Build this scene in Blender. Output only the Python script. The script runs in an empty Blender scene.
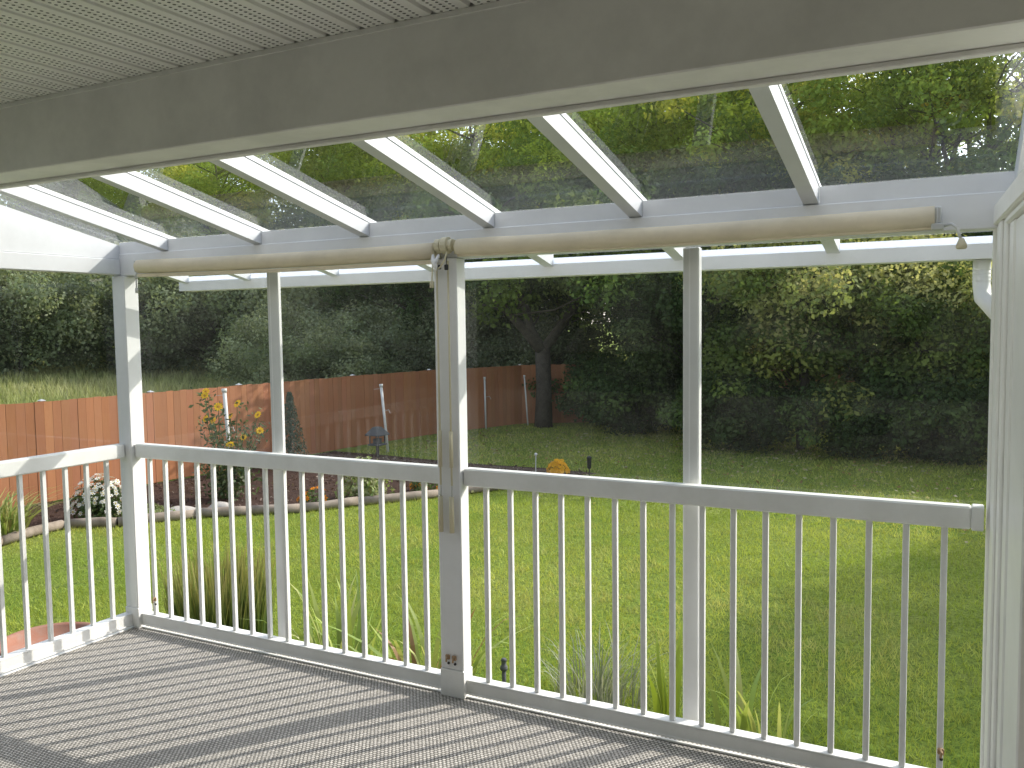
import bpy, math, random
import numpy as np
from mathutils import Matrix, Vector

rng = np.random.default_rng(7)
random.seed(7)
scene = bpy.context.scene
COL = scene.collection
GZ = -1.345          # lawn level
FZ = -0.02           # deck level
SUN_AZ, SUN_EL = math.radians(36.5), math.radians(33)   # azimuth clockwise from +Y

# ------------------------------------------------------------------ mesh helper
class MB:
    def __init__(self):
        self.v, self.f, self.c = [], [], []
        self.n = 0
    def add(self, verts, faces, col=None):
        verts = np.asarray(verts, float).reshape(-1, 3)
        self.v.append(verts)
        for f in faces:
            self.f.append([i + self.n for i in f])
        c = (0.5, 0.5, 0.5) if col is None else col
        self.c.append(np.tile(np.array([c], float), (len(verts), 1)) if np.ndim(c) == 1 else np.asarray(c, float))
        self.n += len(verts)
        return self
    def box(self, x0, x1, y0, y1, z0, z1, col=None, bev=0.0):
        if bev <= 0:
            v = [(x0,y0,z0),(x1,y0,z0),(x1,y1,z0),(x0,y1,z0),(x0,y0,z1),(x1,y0,z1),(x1,y1,z1),(x0,y1,z1)]
            return self.add(v, [(0,3,2,1),(4,5,6,7),(0,1,5,4),(1,2,6,5),(2,3,7,6),(3,0,4,7)], col)
        # chamfered box: each corner split in three
        b = bev; v = []; idx = {}
        for ix, (xa, sx) in enumerate(((x0, 1), (x1, -1))):
            for iy, (ya, sy) in enumerate(((y0, 1), (y1, -1))):
                for iz, (za, sz) in enumerate(((z0, 1), (z1, -1))):
                    idx[ix, iy, iz] = len(v)
                    v += [(xa, ya + sy*b, za + sz*b), (xa + sx*b, ya, za + sz*b), (xa + sx*b, ya + sy*b, za)]
        F = []
        def q(*keys): F.append([idx[k] + a for k, a in keys])
        for i in (0, 1):
            o = lambda l: l if i else l[::-1]
            q(*o([((i,0,0),0),((i,1,0),0),((i,1,1),0),((i,0,1),0)]))
            q(*o([((0,i,0),1),((0,i,1),1),((1,i,1),1),((1,i,0),1)]))
            q(*o([((0,0,i),2),((1,0,i),2),((1,1,i),2),((0,1,i),2)]))
        for a in (0, 1):
            for c in (0, 1):
                q(((a,c,0),0),((a,c,1),0),((a,c,1),1),((a,c,0),1))
                q(((a,0,c),0),((a,1,c),0),((a,1,c),2),((a,0,c),2))
                q(((0,a,c),1),((1,a,c),1),((1,a,c),2),((0,a,c),2))
                for d in (0, 1):
                    q(((a,c,d),0),((a,c,d),1),((a,c,d),2))
        return self.add(v, F, col)
    def prism(self, poly, axis, a0, a1, col=None):
        """extrude a 2D polygon along axis ('x': poly is (y,z); 'y': (x,z); 'z': (x,y))"""
        n = len(poly); v = []
        for a in (a0, a1):
            for p, q in poly:
                v.append({'x': (a, p, q), 'y': (p, a, q), 'z': (p, q, a)}[axis])
        F = [list(range(n)), list(range(2*n-1, n-1, -1))]
        for i in range(n):
            j = (i + 1) % n
            F.append([i, i + n, j + n, j])
        return self.add(v, F, col)
    def tube(self, pts, radii, seg=8, col=None, cap=True):
        pts = [np.array(p, float) for p in pts]
        if np.ndim(radii) == 0: radii = [radii]*len(pts)
        v = []; F = []
        ref = None
        for i, p in enumerate(pts):
            d = pts[min(i+1, len(pts)-1)] - pts[max(i-1, 0)]
            d = d/(np.linalg.norm(d)+1e-9)
            if ref is None or abs(ref @ d) > .98:
                ref = np.array([1., 0, 0]) if abs(d[0]) < .8 else np.array([0, 1., 0])
            u = ref - d*(ref @ d); u /= np.linalg.norm(u); w = np.cross(d, u); ref = u
            for k in range(seg):
                a = 2*math.pi*k/seg
                v.append(p + radii[i]*(u*math.cos(a) + w*math.sin(a)))
        for i in range(len(pts)-1):
            for k in range(seg):
                k2 = (k+1) % seg
                F.append([i*seg+k, i*seg+k2, (i+1)*seg+k2, (i+1)*seg+k])
        if cap:
            F.append(list(range(seg))[::-1]); F.append([(len(pts)-1)*seg+k for k in range(seg)])
        return self.add(v, F, col)
    def lathe(self, prof, cx=0, cy=0, seg=20, col=None):
        v = []; F = []
        for r, z in prof:
            for k in range(seg):
                a = 2*math.pi*k/seg
                v.append((cx + r*math.cos(a), cy + r*math.sin(a), z))
        for i in range(len(prof)-1):
            for k in range(seg):
                k2 = (k+1) % seg
                F.append([i*seg+k, i*seg+k2, (i+1)*seg+k2, (i+1)*seg+k])
        F.append(list(range(seg))[::-1]); F.append([(len(prof)-1)*seg+k for k in range(seg)])
        return self.add(v, F, col)
    def build(self, name, mat, parent=None, smooth=False, loc=None):
        v = np.concatenate(self.v); c = np.concatenate(self.c)
        if loc is not None: v = v - np.asarray(loc, float)
        return mesh_obj(name, v, self.f, mat, parent, c, smooth)

def mesh_obj(name, v, faces, mat, parent=None, col=None, smooth=False):
    me = bpy.data.meshes.new(name)
    v = np.asarray(v, np.float32)
    if isinstance(faces, np.ndarray):
        nf, k = faces.shape
        sizes = np.full(nf, k, np.int32); flat = faces.reshape(-1).astype(np.int32)
    else:
        sizes = np.array([len(f) for f in faces], np.int32)
        flat = np.array([i for f in faces for i in f], np.int32)
    me.vertices.add(len(v)); me.vertices.foreach_set('co', v.reshape(-1))
    me.loops.add(len(flat)); me.loops.foreach_set('vertex_index', flat)
    me.polygons.add(len(sizes))
    me.polygons.foreach_set('loop_start', np.concatenate([[0], np.cumsum(sizes)[:-1]]).astype(np.int32))
    me.polygons.foreach_set('loop_total', sizes)
    me.polygons.foreach_set('use_smooth', np.full(len(sizes), bool(smooth)))
    me.update(calc_edges=True); me.validate()
    if col is not None and len(me.vertices) == len(v):
        at = me.attributes.new('Col', 'FLOAT_COLOR', 'POINT')
        rgba = np.ones((len(v), 4), np.float32); rgba[:, :3] = col
        at.data.foreach_set('color', rgba.reshape(-1))
    me.materials.append(mat)
    o = bpy.data.objects.new(name, me); COL.objects.link(o)
    if parent is not None: o.parent = parent
    return o

def thing(name, label, cat, loc=(0, 0, 0), group=None):
    o = bpy.data.objects.new(name, None); COL.objects.link(o)
    o.location = loc; o.empty_display_size = .2
    return tag(o, label, cat, group)
def tag(o, label=None, cat=None, group=None, kind=None):
    if label: o['label'] = label
    if cat: o['category'] = cat
    if group: o['group'] = group
    if kind: o['kind'] = kind
    return o
def copy_tree(o, parent=None):
    c = o.copy(); COL.objects.link(c)
    if parent is not None: c.parent = parent
    for ch in list(o.children): copy_tree(ch, c)
    return c

# ------------------------------------------------------------------ materials
def new_mat(name):
    m = bpy.data.materials.new(name); m.use_nodes = True
    nt = m.node_tree; nt.nodes.clear()
    return m, nt, nt.nodes, nt.links
def node(nt, t, **kw):
    n = nt.nodes.new(t)
    for k, v in kw.items():
        if k in n.inputs: n.inputs[k].default_value = v
        else: setattr(n, k, v)
    return n
def math_n(nt, op, a, b=None, c=None):
    n = nt.nodes.new('ShaderNodeMath'); n.operation = op
    for i, x in enumerate((a, b, c)):
        if x is None: continue
        if isinstance(x, (int, float)): n.inputs[i].default_value = x
        else: nt.links.new(x, n.inputs[i])
    return n.outputs[0]
def mixcol(nt, fac, a, b, blend='MIX'):
    n = nt.nodes.new('ShaderNodeMix'); n.data_type = 'RGBA'; n.blend_type = blend
    for s, x in ((n.inputs['Factor'], fac), (n.inputs[6], a), (n.inputs[7], b)):
        if isinstance(x, (int, float)): s.default_value = x
        elif isinstance(x, tuple): s.default_value = (*x, 1) if len(x) == 3 else x
        else: nt.links.new(x, s)
    return n.outputs[2]
def ramp(nt, fac, stops):
    r = nt.nodes.new('ShaderNodeValToRGB')
    nt.links.new(fac, r.inputs[0])
    el = r.color_ramp.elements
    while len(el) < len(stops): el.new(.5)
    for e, (p, c) in zip(el, stops):
        e.position = p; e.color = (*c, 1) if len(c) == 3 else c
    return r.outputs[0]
def noise(nt, scale, detail=3, rough=.55, coord='Object', stretch=None):
    tc = nt.nodes.new('ShaderNodeTexCoord')
    n = nt.nodes.new('ShaderNodeTexNoise'); n.inputs['Scale'].default_value = scale
    n.inputs['Detail'].default_value = detail; n.inputs['Roughness'].default_value = rough
    if stretch:
        mp = nt.nodes.new('ShaderNodeMapping'); mp.inputs['Scale'].default_value = stretch
        nt.links.new(tc.outputs[coord], mp.inputs[0]); nt.links.new(mp.outputs[0], n.inputs[0])
    else:
        nt.links.new(tc.outputs[coord], n.inputs[0])
    return n.outputs['Fac']
def paint(name, base, rough=.45, dirt=.06, bump=.04, dirtcol=None, scale=3.0, metal=0.0, spec=.4):
    m, nt, N, L = new_mat(name)
    out = node(nt, 'ShaderNodeOutputMaterial'); b = node(nt, 'ShaderNodeBsdfPrincipled')
    d = dirtcol or tuple(x*.55 for x in base)
    f = noise(nt, scale, 6, .65)
    f2 = noise(nt, scale*14, 3, .6)
    fac = math_n(nt, 'MULTIPLY', ramp(nt, f, [(.42, (0,0,0)), (.75, (1,1,1))]), dirt*6)
    c = mixcol(nt, math_n(nt, 'MINIMUM', fac, 1.0), base, d)
    c = mixcol(nt, math_n(nt, 'MULTIPLY', f2, dirt*1.6), c, d)
    L.new(c, b.inputs['Base Color']); b.inputs['Roughness'].default_value = rough
    b.inputs['Metallic'].default_value = metal
    b.inputs['Specular IOR Level'].default_value = spec
    if bump:
        bp = node(nt, 'ShaderNodeBump'); bp.inputs['Strength'].default_value = bump; bp.inputs['Distance'].default_value = .01
        L.new(f2, bp.inputs['Height']); L.new(bp.outputs[0], b.inputs['Normal'])
    L.new(b.outputs[0], out.inputs[0])
    return m
def attr_mat(name, translucent=0.0, rough=.6, gain=1.0, spec=.25, tint=(1,1,1), noise_amt=.25, nscale=2.0):
    """colour from the 'Col' attribute, varied by noise; optional leaf translucency"""
    m, nt, N, L = new_mat(name)
    out = node(nt, 'ShaderNodeOutputMaterial'); b = node(nt, 'ShaderNodeBsdfPrincipled')
    a = node(nt, 'ShaderNodeAttribute'); a.attribute_name = 'Col'
    f = noise(nt, nscale, 4, .6)
    v = math_n(nt, 'MULTIPLY_ADD', f, noise_amt*2, gain - noise_amt)
    h = node(nt, 'ShaderNodeHueSaturation'); L.new(a.outputs['Color'], h.inputs['Color']); L.new(v, h.inputs['Value'])
    L.new(h.outputs[0], b.inputs['Base Color'])
    b.inputs['Roughness'].default_value = rough; b.inputs['Specular IOR Level'].default_value = spec
    if translucent > 0:
        t = node(nt, 'ShaderNodeBsdfTranslucent'); mx = node(nt, 'ShaderNodeMixShader')
        g = mixcol(nt, 1.0, h.outputs[0], tint, 'MULTIPLY')
        L.new(g, t.inputs['Color']); mx.inputs[0].default_value = translucent
        L.new(b.outputs[0], mx.inputs[1]); L.new(t.outputs[0], mx.inputs[2]); L.new(mx.outputs[0], out.inputs[0])
    else:
        L.new(b.outputs[0], out.inputs[0])
    return m
def glass_mat(name, tint=(.93,.95,.94), boost=1.0, haze=.02, hazecol=(.8,.82,.8), hscale=5):
    m, nt, N, L = new_mat(name)
    out = node(nt, 'ShaderNodeOutputMaterial')
    t = node(nt, 'ShaderNodeBsdfTransparent', Color=(*tint, 1)); g = node(nt, 'ShaderNodeBsdfGlossy', Roughness=0.0, Color=(1,1,1,1))
    lw = node(nt, 'ShaderNodeLayerWeight', Blend=.5)
    p = math_n(nt, 'POWER', lw.outputs['Facing'], 5.0)
    F = math_n(nt, 'MINIMUM', math_n(nt, 'MULTIPLY', math_n(nt, 'MULTIPLY_ADD', p, .92, .075), boost), 1.0)
    mx = node(nt, 'ShaderNodeMixShader'); L.new(F, mx.inputs[0]); L.new(t.outputs[0], mx.inputs[1]); L.new(g.outputs[0], mx.inputs[2])
    d = node(nt, 'ShaderNodeBsdfDiffuse', Color=(*hazecol, 1)); d2 = node(nt, 'ShaderNodeBsdfTranslucent', Color=(*hazecol, 1))
    ad = node(nt, 'ShaderNodeMixShader'); ad.inputs[0].default_value = .6; L.new(d.outputs[0], ad.inputs[1]); L.new(d2.outputs[0], ad.inputs[2])
    nz = noise(nt, hscale, 7, .7); sp = noise(nt, 90, 2, .5)
    spk = ramp(nt, sp, [(.70, (0,0,0)), (.78, (1,1,1))])
    hz = math_n(nt, 'MULTIPLY', math_n(nt, 'ADD', ramp(nt, nz, [(.35, (.25,.25,.25)), (.7, (1,1,1))]), math_n(nt, 'MULTIPLY', spk, 1.0)), haze)
    m2 = node(nt, 'ShaderNodeMixShader'); L.new(hz, m2.inputs[0]); L.new(mx.outputs[0], m2.inputs[1]); L.new(ad.outputs[0], m2.inputs[2])
    L.new(m2.outputs[0], out.inputs[0])
    return m

WHITE = paint('white_paint', (.83, .835, .84), .38, .035, .02)
ROOFW = paint('toned_down_white_paint', (.66, .675, .69), .4, .05, .02)  # darker copy of the white, offsetting strong sun on the roof members
RAILW = paint('white_rail_paint', (.86, .865, .85), .35, .05, .03, (.42, .41, .36))
VINYL = paint('cream_vinyl', (.90, .89, .85), .4, .035, .02)
BULK = paint('house_trim_paint', (.86, .85, .82), .55, .07, .05)
BEIGE = paint('beige_blind_fabric', (.74, .655, .49), .7, .05, .06, scale=6)
CREAM = paint('cream_plastic', (.66, .60, .42), .4, .04, .02)
GREYM = paint('grey_metal', (.62, .63, .62), .3, .05, .02, metal=.45)
DARKM = paint('black_metal', (.03, .03, .033), .45, .1, .03)
TAN = paint('tan_plastic', (.45, .30, .17), .6, .15, .1, scale=60)
PVC = paint('weathered_white_pipe', (.70, .70, .68), .5, .08, .04, (.35,.34,.3))
SLATE = paint('grey_feeder_paint', (.10, .105, .11), .9, .1, .05)
TERRA = paint('terracotta', (.30, .125, .075), .75, .12, .15, (.28,.2,.16), scale=9)
SOIL = paint('potting_soil', (.05, .035, .025), .95, .1, .4, scale=20)
ROCK = paint('pale_stone', (.48, .45, .40), .85, .12, .5, scale=8)
LOG = paint('weathered_log', (.30, .25, .20), .85, .14, .5, (.13,.10,.07), scale=5)
SIDING = paint('house_siding_paint', (.16, .17, .16), .6, .05, .05)
BARK = paint('tree_bark', (.085, .070, .055), .95, .15, .8, (.03,.026,.02), scale=7)
TWIG = paint('garden_stem', (.10, .13, .05), .8, .1, .1)
GLASS = glass_mat('window_glass', (.89, .90, .89), .35, .022)
ROOFG = glass_mat('roof_glass', (.92, .94, .94), 1.0, .005, hscale=3)
LEAF = attr_mat('tree_leaf', .52, .75, 1.0, .12, (1.0, .98, .60), .3, .8)
PLANT = attr_mat('garden_leaf', .35, .5, 1.0, .3, (1, 1, .6), .2, 3)
PETAL = attr_mat('petal', .25, .6, 1.0, .1, (1, .95, .8), .1, 3)
GRASSB = attr_mat('grass_blade', .40, .6, 1.0, .15, (1, 1, .5), .30, .55)

def fence_mat():
    m, nt, N, L = new_mat('stained_cedar')
    out = node(nt, 'ShaderNodeOutputMaterial'); b = node(nt, 'ShaderNodeBsdfPrincipled')
    a = node(nt, 'ShaderNodeAttribute'); a.attribute_name = 'Col'
    g = noise(nt, 5, 6, .65, stretch=(6, 6, .5)); w = noise(nt, .7, 4, .6)
    c = mixcol(nt, math_n(nt, 'MULTIPLY', g, .45), a.outputs['Color'], (.13, .045, .02))
    c = mixcol(nt, math_n(nt, 'MULTIPLY', ramp(nt, w, [(.45, (0,0,0)), (.7, (1,1,1))]), .25), c, (.42, .22, .12))
    L.new(c, b.inputs['Base Color']); b.inputs['Roughness'].default_value = .8
    bp = node(nt, 'ShaderNodeBump', Strength=.3, Distance=.01); L.new(g, bp.inputs['Height']); L.new(bp.outputs[0], b.inputs['Normal'])
    L.new(b.outputs[0], out.inputs[0]); return m
CEDAR = fence_mat()

def carpet_mat():
    m, nt, N, L = new_mat('woven_outdoor_carpet')
    out = node(nt, 'ShaderNodeOutputMaterial'); b = node(nt, 'ShaderNodeBsdfPrincipled')
    tc = node(nt, 'ShaderNodeTexCoord'); sp = node(nt, 'ShaderNodeSeparateXYZ'); L.new(tc.outputs['Object'], sp.inputs[0])
    x, y = sp.outputs[0], sp.outputs[1]
    nz = noise(nt, 120, 2, .5); big = noise(nt, 1.6, 5, .6)
    xx = math_n(nt, 'MULTIPLY_ADD', nz, .011, x)
    y = math_n(nt, 'MULTIPLY_ADD', noise(nt, 70, 2, .5), .008, y)
    row = math_n(nt, 'FLOOR', math_n(nt, 'DIVIDE', y, .013))
    xs = math_n(nt, 'MULTIPLY_ADD', math_n(nt, 'MODULO', row, 2.0), .009, xx)
    u = math_n(nt, 'ABSOLUTE', math_n(nt, 'SUBTRACT', math_n(nt, 'FRACT', math_n(nt, 'DIVIDE', xs, .018)), .5))
    v = math_n(nt, 'ABSOLUTE', math_n(nt, 'SUBTRACT', math_n(nt, 'FRACT', math_n(nt, 'DIVIDE', y, .013)), .5))
    d = math_n(nt, 'MAXIMUM', math_n(nt, 'MULTIPLY', u, 1.25), v)
    k = ramp(nt, d, [(.28, (1,1,1)), (.46, (0,0,0))])
    wn = node(nt, 'ShaderNodeTexWhiteNoise'); wn.noise_dimensions = '2D'
    cb = node(nt, 'ShaderNodeCombineXYZ'); L.new(math_n(nt, 'FLOOR', math_n(nt, 'DIVIDE', xs, .018)), cb.inputs[0]); L.new(row, cb.inputs[1]); L.new(cb.outputs[0], wn.inputs[0])
    light = mixcol(nt, wn.outputs[0], (.47, .45, .415), (.65, .62, .575))
    c = mixcol(nt, k, (.15, .142, .128), light)
    c = mixcol(nt, math_n(nt, 'MULTIPLY', ramp(nt, big, [(.4, (0,0,0)), (.75, (1,1,1))]), .3), c, (.35, .33, .30))
    L.new(c, b.inputs['Base Color']); b.inputs['Roughness'].default_value = .9; b.inputs['Specular IOR Level'].default_value = .15
    bp = node(nt, 'ShaderNodeBump', Strength=.5, Distance=.004); L.new(k, bp.inputs['Height']); L.new(bp.outputs[0], b.inputs['Normal'])
    L.new(b.outputs[0], out.inputs[0]); return m
CARPET = carpet_mat()

def soffit_mat():
    m, nt, N, L = new_mat('perforated_vinyl')
    out = node(nt, 'ShaderNodeOutputMaterial'); b = node(nt, 'ShaderNodeBsdfPrincipled')
    tc = node(nt, 'ShaderNodeTexCoord'); sp = node(nt, 'ShaderNodeSeparateXYZ'); L.new(tc.outputs['Object'], sp.inputs[0])
    x, y = sp.outputs[0], sp.outputs[1]
    px, py, pitch = .0242, .0175, .121
    # columns of holes, none on the rib
    rx = math_n(nt, 'FRACT', math_n(nt, 'DIVIDE', x, pitch))
    keep = math_n(nt, 'MULTIPLY', math_n(nt, 'GREATER_THAN', rx, .14), math_n(nt, 'LESS_THAN', rx, .96))
    fx = math_n(nt, 'MULTIPLY', math_n(nt, 'SUBTRACT', math_n(nt, 'FRACT', math_n(nt, 'DIVIDE', x, px)), .5), px)
    colm = math_n(nt, 'FLOOR', math_n(nt, 'DIVIDE', x, px))
    ys = math_n(nt, 'MULTIPLY_ADD', math_n(nt, 'MODULO', colm, 2.0), py*.5, y)
    fy = math_n(nt, 'MULTIPLY', math_n(nt, 'SUBTRACT', math_n(nt, 'FRACT', math_n(nt, 'DIVIDE', ys, py)), .5), py)
    r = math_n(nt, 'SQRT', math_n(nt, 'ADD', math_n(nt, 'MULTIPLY', fx, fx), math_n(nt, 'MULTIPLY', fy, fy)))
    hole = math_n(nt, 'MULTIPLY', math_n(nt, 'LESS_THAN', r, .0046), keep)
    nz = noise(nt, 2, 4, .6)
    base = mixcol(nt, math_n(nt, 'MULTIPLY', nz, .25), (.86, .855, .82), (.68, .67, .63))
    c = mixcol(nt, hole, base, (.03, .03, .028))
    L.new(c, b.inputs['Base Color']); b.inputs['Roughness'].default_value = .5
    L.new(b.outputs[0], out.inputs[0]); return m
SOFFIT = soffit_mat()

def ground_mat(name, kind):
    m, nt, N, L = new_mat(name)
    out = node(nt, 'ShaderNodeOutputMaterial'); b = node(nt, 'ShaderNodeBsdfPrincipled')
    big = noise(nt, .35, 6, .6); mid = noise(nt, 2.2, 5, .65); fine = noise(nt, 28, 4, .7)
    if kind == 'lawn':
        c = mixcol(nt, ramp(nt, big, [(.35, (0,0,0)), (.65, (1,1,1))]), (.17, .26, .035), (.28, .33, .07))
        c = mixcol(nt, math_n(nt, 'MULTIPLY', ramp(nt, mid, [(.5, (0,0,0)), (.75, (1,1,1))]), .5), c, (.24, .23, .08))
        c = mixcol(nt, math_n(nt, 'MULTIPLY', ramp(nt, fine, [(.35, (1,1,1)), (.6, (0,0,0))]), .7), c, (.03, .055, .01))
    elif kind == 'mulch':
        c = mixcol(nt, fine, (.03, .019, .015), (.11, .070, .055))
        c = mixcol(nt, math_n(nt, 'MULTIPLY', mid, .4), c, (.08, .05, .035))
    else:
        c = mixcol(nt, mid, (.12, .14, .045), (.26, .24, .11))
    L.new(c, b.inputs['Base Color']); b.inputs['Roughness'].default_value = .95; b.inputs['Specular IOR Level'].default_value = .1
    bp = node(nt, 'ShaderNodeBump', Strength=.8, Distance=.05); L.new(fine, bp.inputs['Height']); L.new(bp.outputs[0], b.inputs['Normal'])
    L.new(b.outputs[0], out.inputs[0]); return m
LAWN = ground_mat('lawn_soil', 'lawn'); MULCH = ground_mat('bark_mulch', 'mulch'); FIELD = ground_mat('field_soil', 'field')

def translucent_white():
    m, nt, N, L = new_mat('translucent_white_plastic')
    out = node(nt, 'ShaderNodeOutputMaterial'); b = node(nt, 'ShaderNodeBsdfPrincipled')
    f = noise(nt, 4, 4, .6)
    c = mixcol(nt, math_n(nt, 'MULTIPLY', f, .2), (.82, .84, .88), (.7, .72, .75)); L.new(c, b.inputs['Base Color'])
    t = node(nt, 'ShaderNodeBsdfTranslucent', Color=(.86, .9, .97, 1)); mx = node(nt, 'ShaderNodeMixShader'); mx.inputs[0].default_value = .7
    L.new(b.outputs[0], mx.inputs[1]); L.new(t.outputs[0], mx.inputs[2]); L.new(mx.outputs[0], out.inputs[0]); return m
FROST = translucent_white()

# ------------------------------------------------------------------ camera
cam = bpy.data.cameras.new('camera'); co = bpy.data.objects.new('camera', cam); COL.objects.link(co)
cam.sensor_width = 36; cam.lens = 869.2614/1024*36; cam.clip_start = .02; cam.clip_end = 2000
yaw, pit, rol = -0.480486957, -0.0689403596, -0.013077001
fw = Vector((math.sin(yaw)*math.cos(pit), math.cos(yaw)*math.cos(pit), math.sin(pit)))
r0 = Vector((math.cos(yaw), -math.sin(yaw), 0)); u0 = r0.cross(fw)
rt = math.cos(rol)*r0 + math.sin(rol)*u0; up = -math.sin(rol)*r0 + math.cos(rol)*u0
mw = Matrix((rt, up, -fw)).transposed().to_4x4(); mw.translation = (4.09099, -3.28772, 1.65482)
co.matrix_world = mw; scene.camera = co

# ------------------------------------------------------------------ light
w = bpy.data.worlds.new('World'); scene.world = w; w.use_nodes = True
nt = w.node_tree; bg = nt.nodes['Background']
sky = nt.nodes.new('ShaderNodeTexSky'); sky.sky_type = 'NISHITA'; sky.sun_disc = False
sky.sun_elevation = SUN_EL; sky.sun_rotation = SUN_AZ; sky.dust_density = 1.5; sky.air_density = 1.0
hs = nt.nodes.new('ShaderNodeHueSaturation'); hs.inputs['Saturation'].default_value = .5
nt.links.new(sky.outputs[0], hs.inputs['Color']); nt.links.new(hs.outputs[0], bg.inputs[0]); bg.inputs[1].default_value = .41
sun = bpy.data.lights.new('sun', 'SUN'); sun.energy = 4.8; sun.angle = math.radians(.5); sun.color = (1.0, .94, .84)
so = bpy.data.objects.new('sun', sun); COL.objects.link(so)
sd = Vector((math.sin(SUN_AZ)*math.cos(SUN_EL), math.cos(SUN_AZ)*math.cos(SUN_EL), math.sin(SUN_EL)))
so.rotation_euler = sd.to_track_quat('Z', 'Y').to_euler(); so.location = sd*30
scene.view_settings.view_transform = 'Standard'; scene.view_settings.look = 'None'; scene.view_settings.exposure = 0
scene.render.resolution_x, scene.render.resolution_y = 1024, 768
scene.cycles.max_bounces = 10; scene.cycles.diffuse_bounces = 5; scene.cycles.transparent_max_bounces = 24; scene.cycles.transmission_bounces = 6
scene.cycles.sample_clamp_indirect = 6

# ------------------------------------------------------------------ deck
m = MB(); m.box(-.16, 6.6, -4.6, .09, -.30, FZ, bev=.004)
tag(m.build('deck', RAILW), kind='structure')
m = MB(); m.add([(-.075, -4.55, FZ+.004), (6.5, -4.55, FZ+.004), (6.5, .035, FZ+.004), (-.075, .035, FZ+.004)], [(0,1,2,3)])
tag(m.build('deck_carpet', CARPET), 'grey taupe woven outdoor carpet covering the whole deck floor', 'carpet')

# ------------------------------------------------------------------ railings
S = .12; XC = 2.2425
def bal(x, y, z0, z1):
    b = MB(); b.box(x-.0105, x+.0105, y-.0105, y+.0105, z0, z1, bev=.002); return b
def railing(name, label, x0, x1, xs):
    t = thing(name, label, 'railing', ((x0+x1)/2, 0, FZ), 'white deck railings')
    L0 = t.location
    MB().box(x0, x1, -.026, .03, .9445, 1.022, bev=.006).build('top_rail', RAILW, t, loc=L0)
    b = MB(); b.box(x0, x1, -.026, .03, .058, .066, bev=.002); b.box(x0, x1, -.0262, -.020, .0075, .0578)
    b.box(x0, x1, -.032, -.0265, .003, .011, bev=.002)
    b.build('bottom_rail', RAILW, t, loc=L0)
    MB().box(x0, x1, -.029, -.015, FZ+.0045, -.0075, bev=.002).build('floor_strip', RAILW, t, loc=L0)
    for x in xs: bal(x, 0, .0665, .944).build('baluster', RAILW, t, loc=L0)
    return t
A0, A1 = .034, 2.018
railing('deck_railing', 'white baluster railing section between the corner post and the middle post', A0, A1, [S*i for i in range(1, 17)])
r3 = railing('deck_railing', 'white baluster railing section between the middle post and the right window frame', 2.141, 4.122, [XC+S*i for i in range(16)])
MB().box(4.1225, 4.160, -.028, .032, .9425, 1.024, bev=.004).build('rail_bracket', RAILW, r3, loc=r3.location)
# side railing runs toward the house on the left
t = thing('deck_railing', 'white baluster railing along the left side of the deck', 'railing', (-.04, -1.7, FZ), 'white deck railings')
L0 = t.location
MB().box(-.069, -.012, -3.5, -.049, .9445, 1.022, bev=.006).build('top_rail', RAILW, t, loc=L0)
b = MB(); b.box(-.069, -.012, -3.5, -.049, .058, .066, bev=.002); b.box(-.018, -.0118, -3.5, -.049, .0035, .0578); b.box(-.0115, -.005, -3.5, -.049, -.002, .0085, bev=.002)
b.build('bottom_rail', RAILW, t, loc=L0)
MB().box(-.024, -.002, -3.5, -.049, FZ+.0045, -.0075, bev=.002).build('floor_strip', RAILW, t, loc=L0)
for i in range(1, 29):
    bal(-.0405, -.029 - .1225*i, .0665, .944).build('baluster', RAILW, t, loc=L0)

# ------------------------------------------------------------------ posts
def post(name, label, x0, x1, y0, y1, z0, z1, cat='post', base=None, group=None):
    t = thing(name, label, cat, ((x0+x1)/2, (y0+y1)/2, z0), group)
    z = z0
    if base:
        MB().box(x0-.003, x1+.003, y0-.003, y1+.003, z0, z0+base, bev=.003).build('post_base', RAILW, t, loc=t.location); z = z0+base+.001
    MB().box(x0, x1, y0, y1, z, z1, bev=.004).build('shaft', WHITE, t, loc=t.location)
    return t
post('porch_post', 'white square corner post where the two railings meet', -.066, .032, -.046, .046, FZ+.0045, 1.943, base=.115)
post('porch_post', 'white square post in the middle of the front railing, holding two blind wands', 2.021, 2.138, -.046, .028, FZ+.0045, 1.943, base=.125)
post('window_post', 'slim white window post behind the railing, left of the middle post', .956, 1.030, .058, .082, .005, 1.943)
post('window_post', 'slim white window post behind the railing, right of the middle post', 3.107, 3.171, .058, .10, .005, 1.943)

# ------------------------------------------------------------------ patio roof
SL = .225
def zr(y): return 2.066 + SL*(-.03 - y)         # underside of the rafters
RX = [.330, .983, 1.637, 2.290, 2.943, 3.597, 4.250, 4.905]
XL, XR = -.20, 4.98
YB, YF = -1.028, .60
t = thing('glass_patio_roof', 'white glass panelled lean-to roof over the front of the deck', 'roof', (2.4, 0, 1.95)); L0 = t.location
b = MB(); b.box(-.066, 4.95, -.032, .062, 1.945, 2.062, bev=.003); b.build('front_beam', WHITE, t, loc=L0)
allx = [XL+.03] + RX
for i in range(len(allx)):        # blocking between rafters on top of the beam
    xa = allx[i]+.028 if i else -.0185
    xb = allx[i+1]-.028 if i+1 < len(allx) else 4.95
    MB().prism([(-.024, 2.0625), (-.010, 2.0625), (-.010, zr(-.010)+.0597), (-.024, zr(-.024)+.0597)], 'x', xa, xb).build('blocking', WHITE, t, loc=L0)
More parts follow.
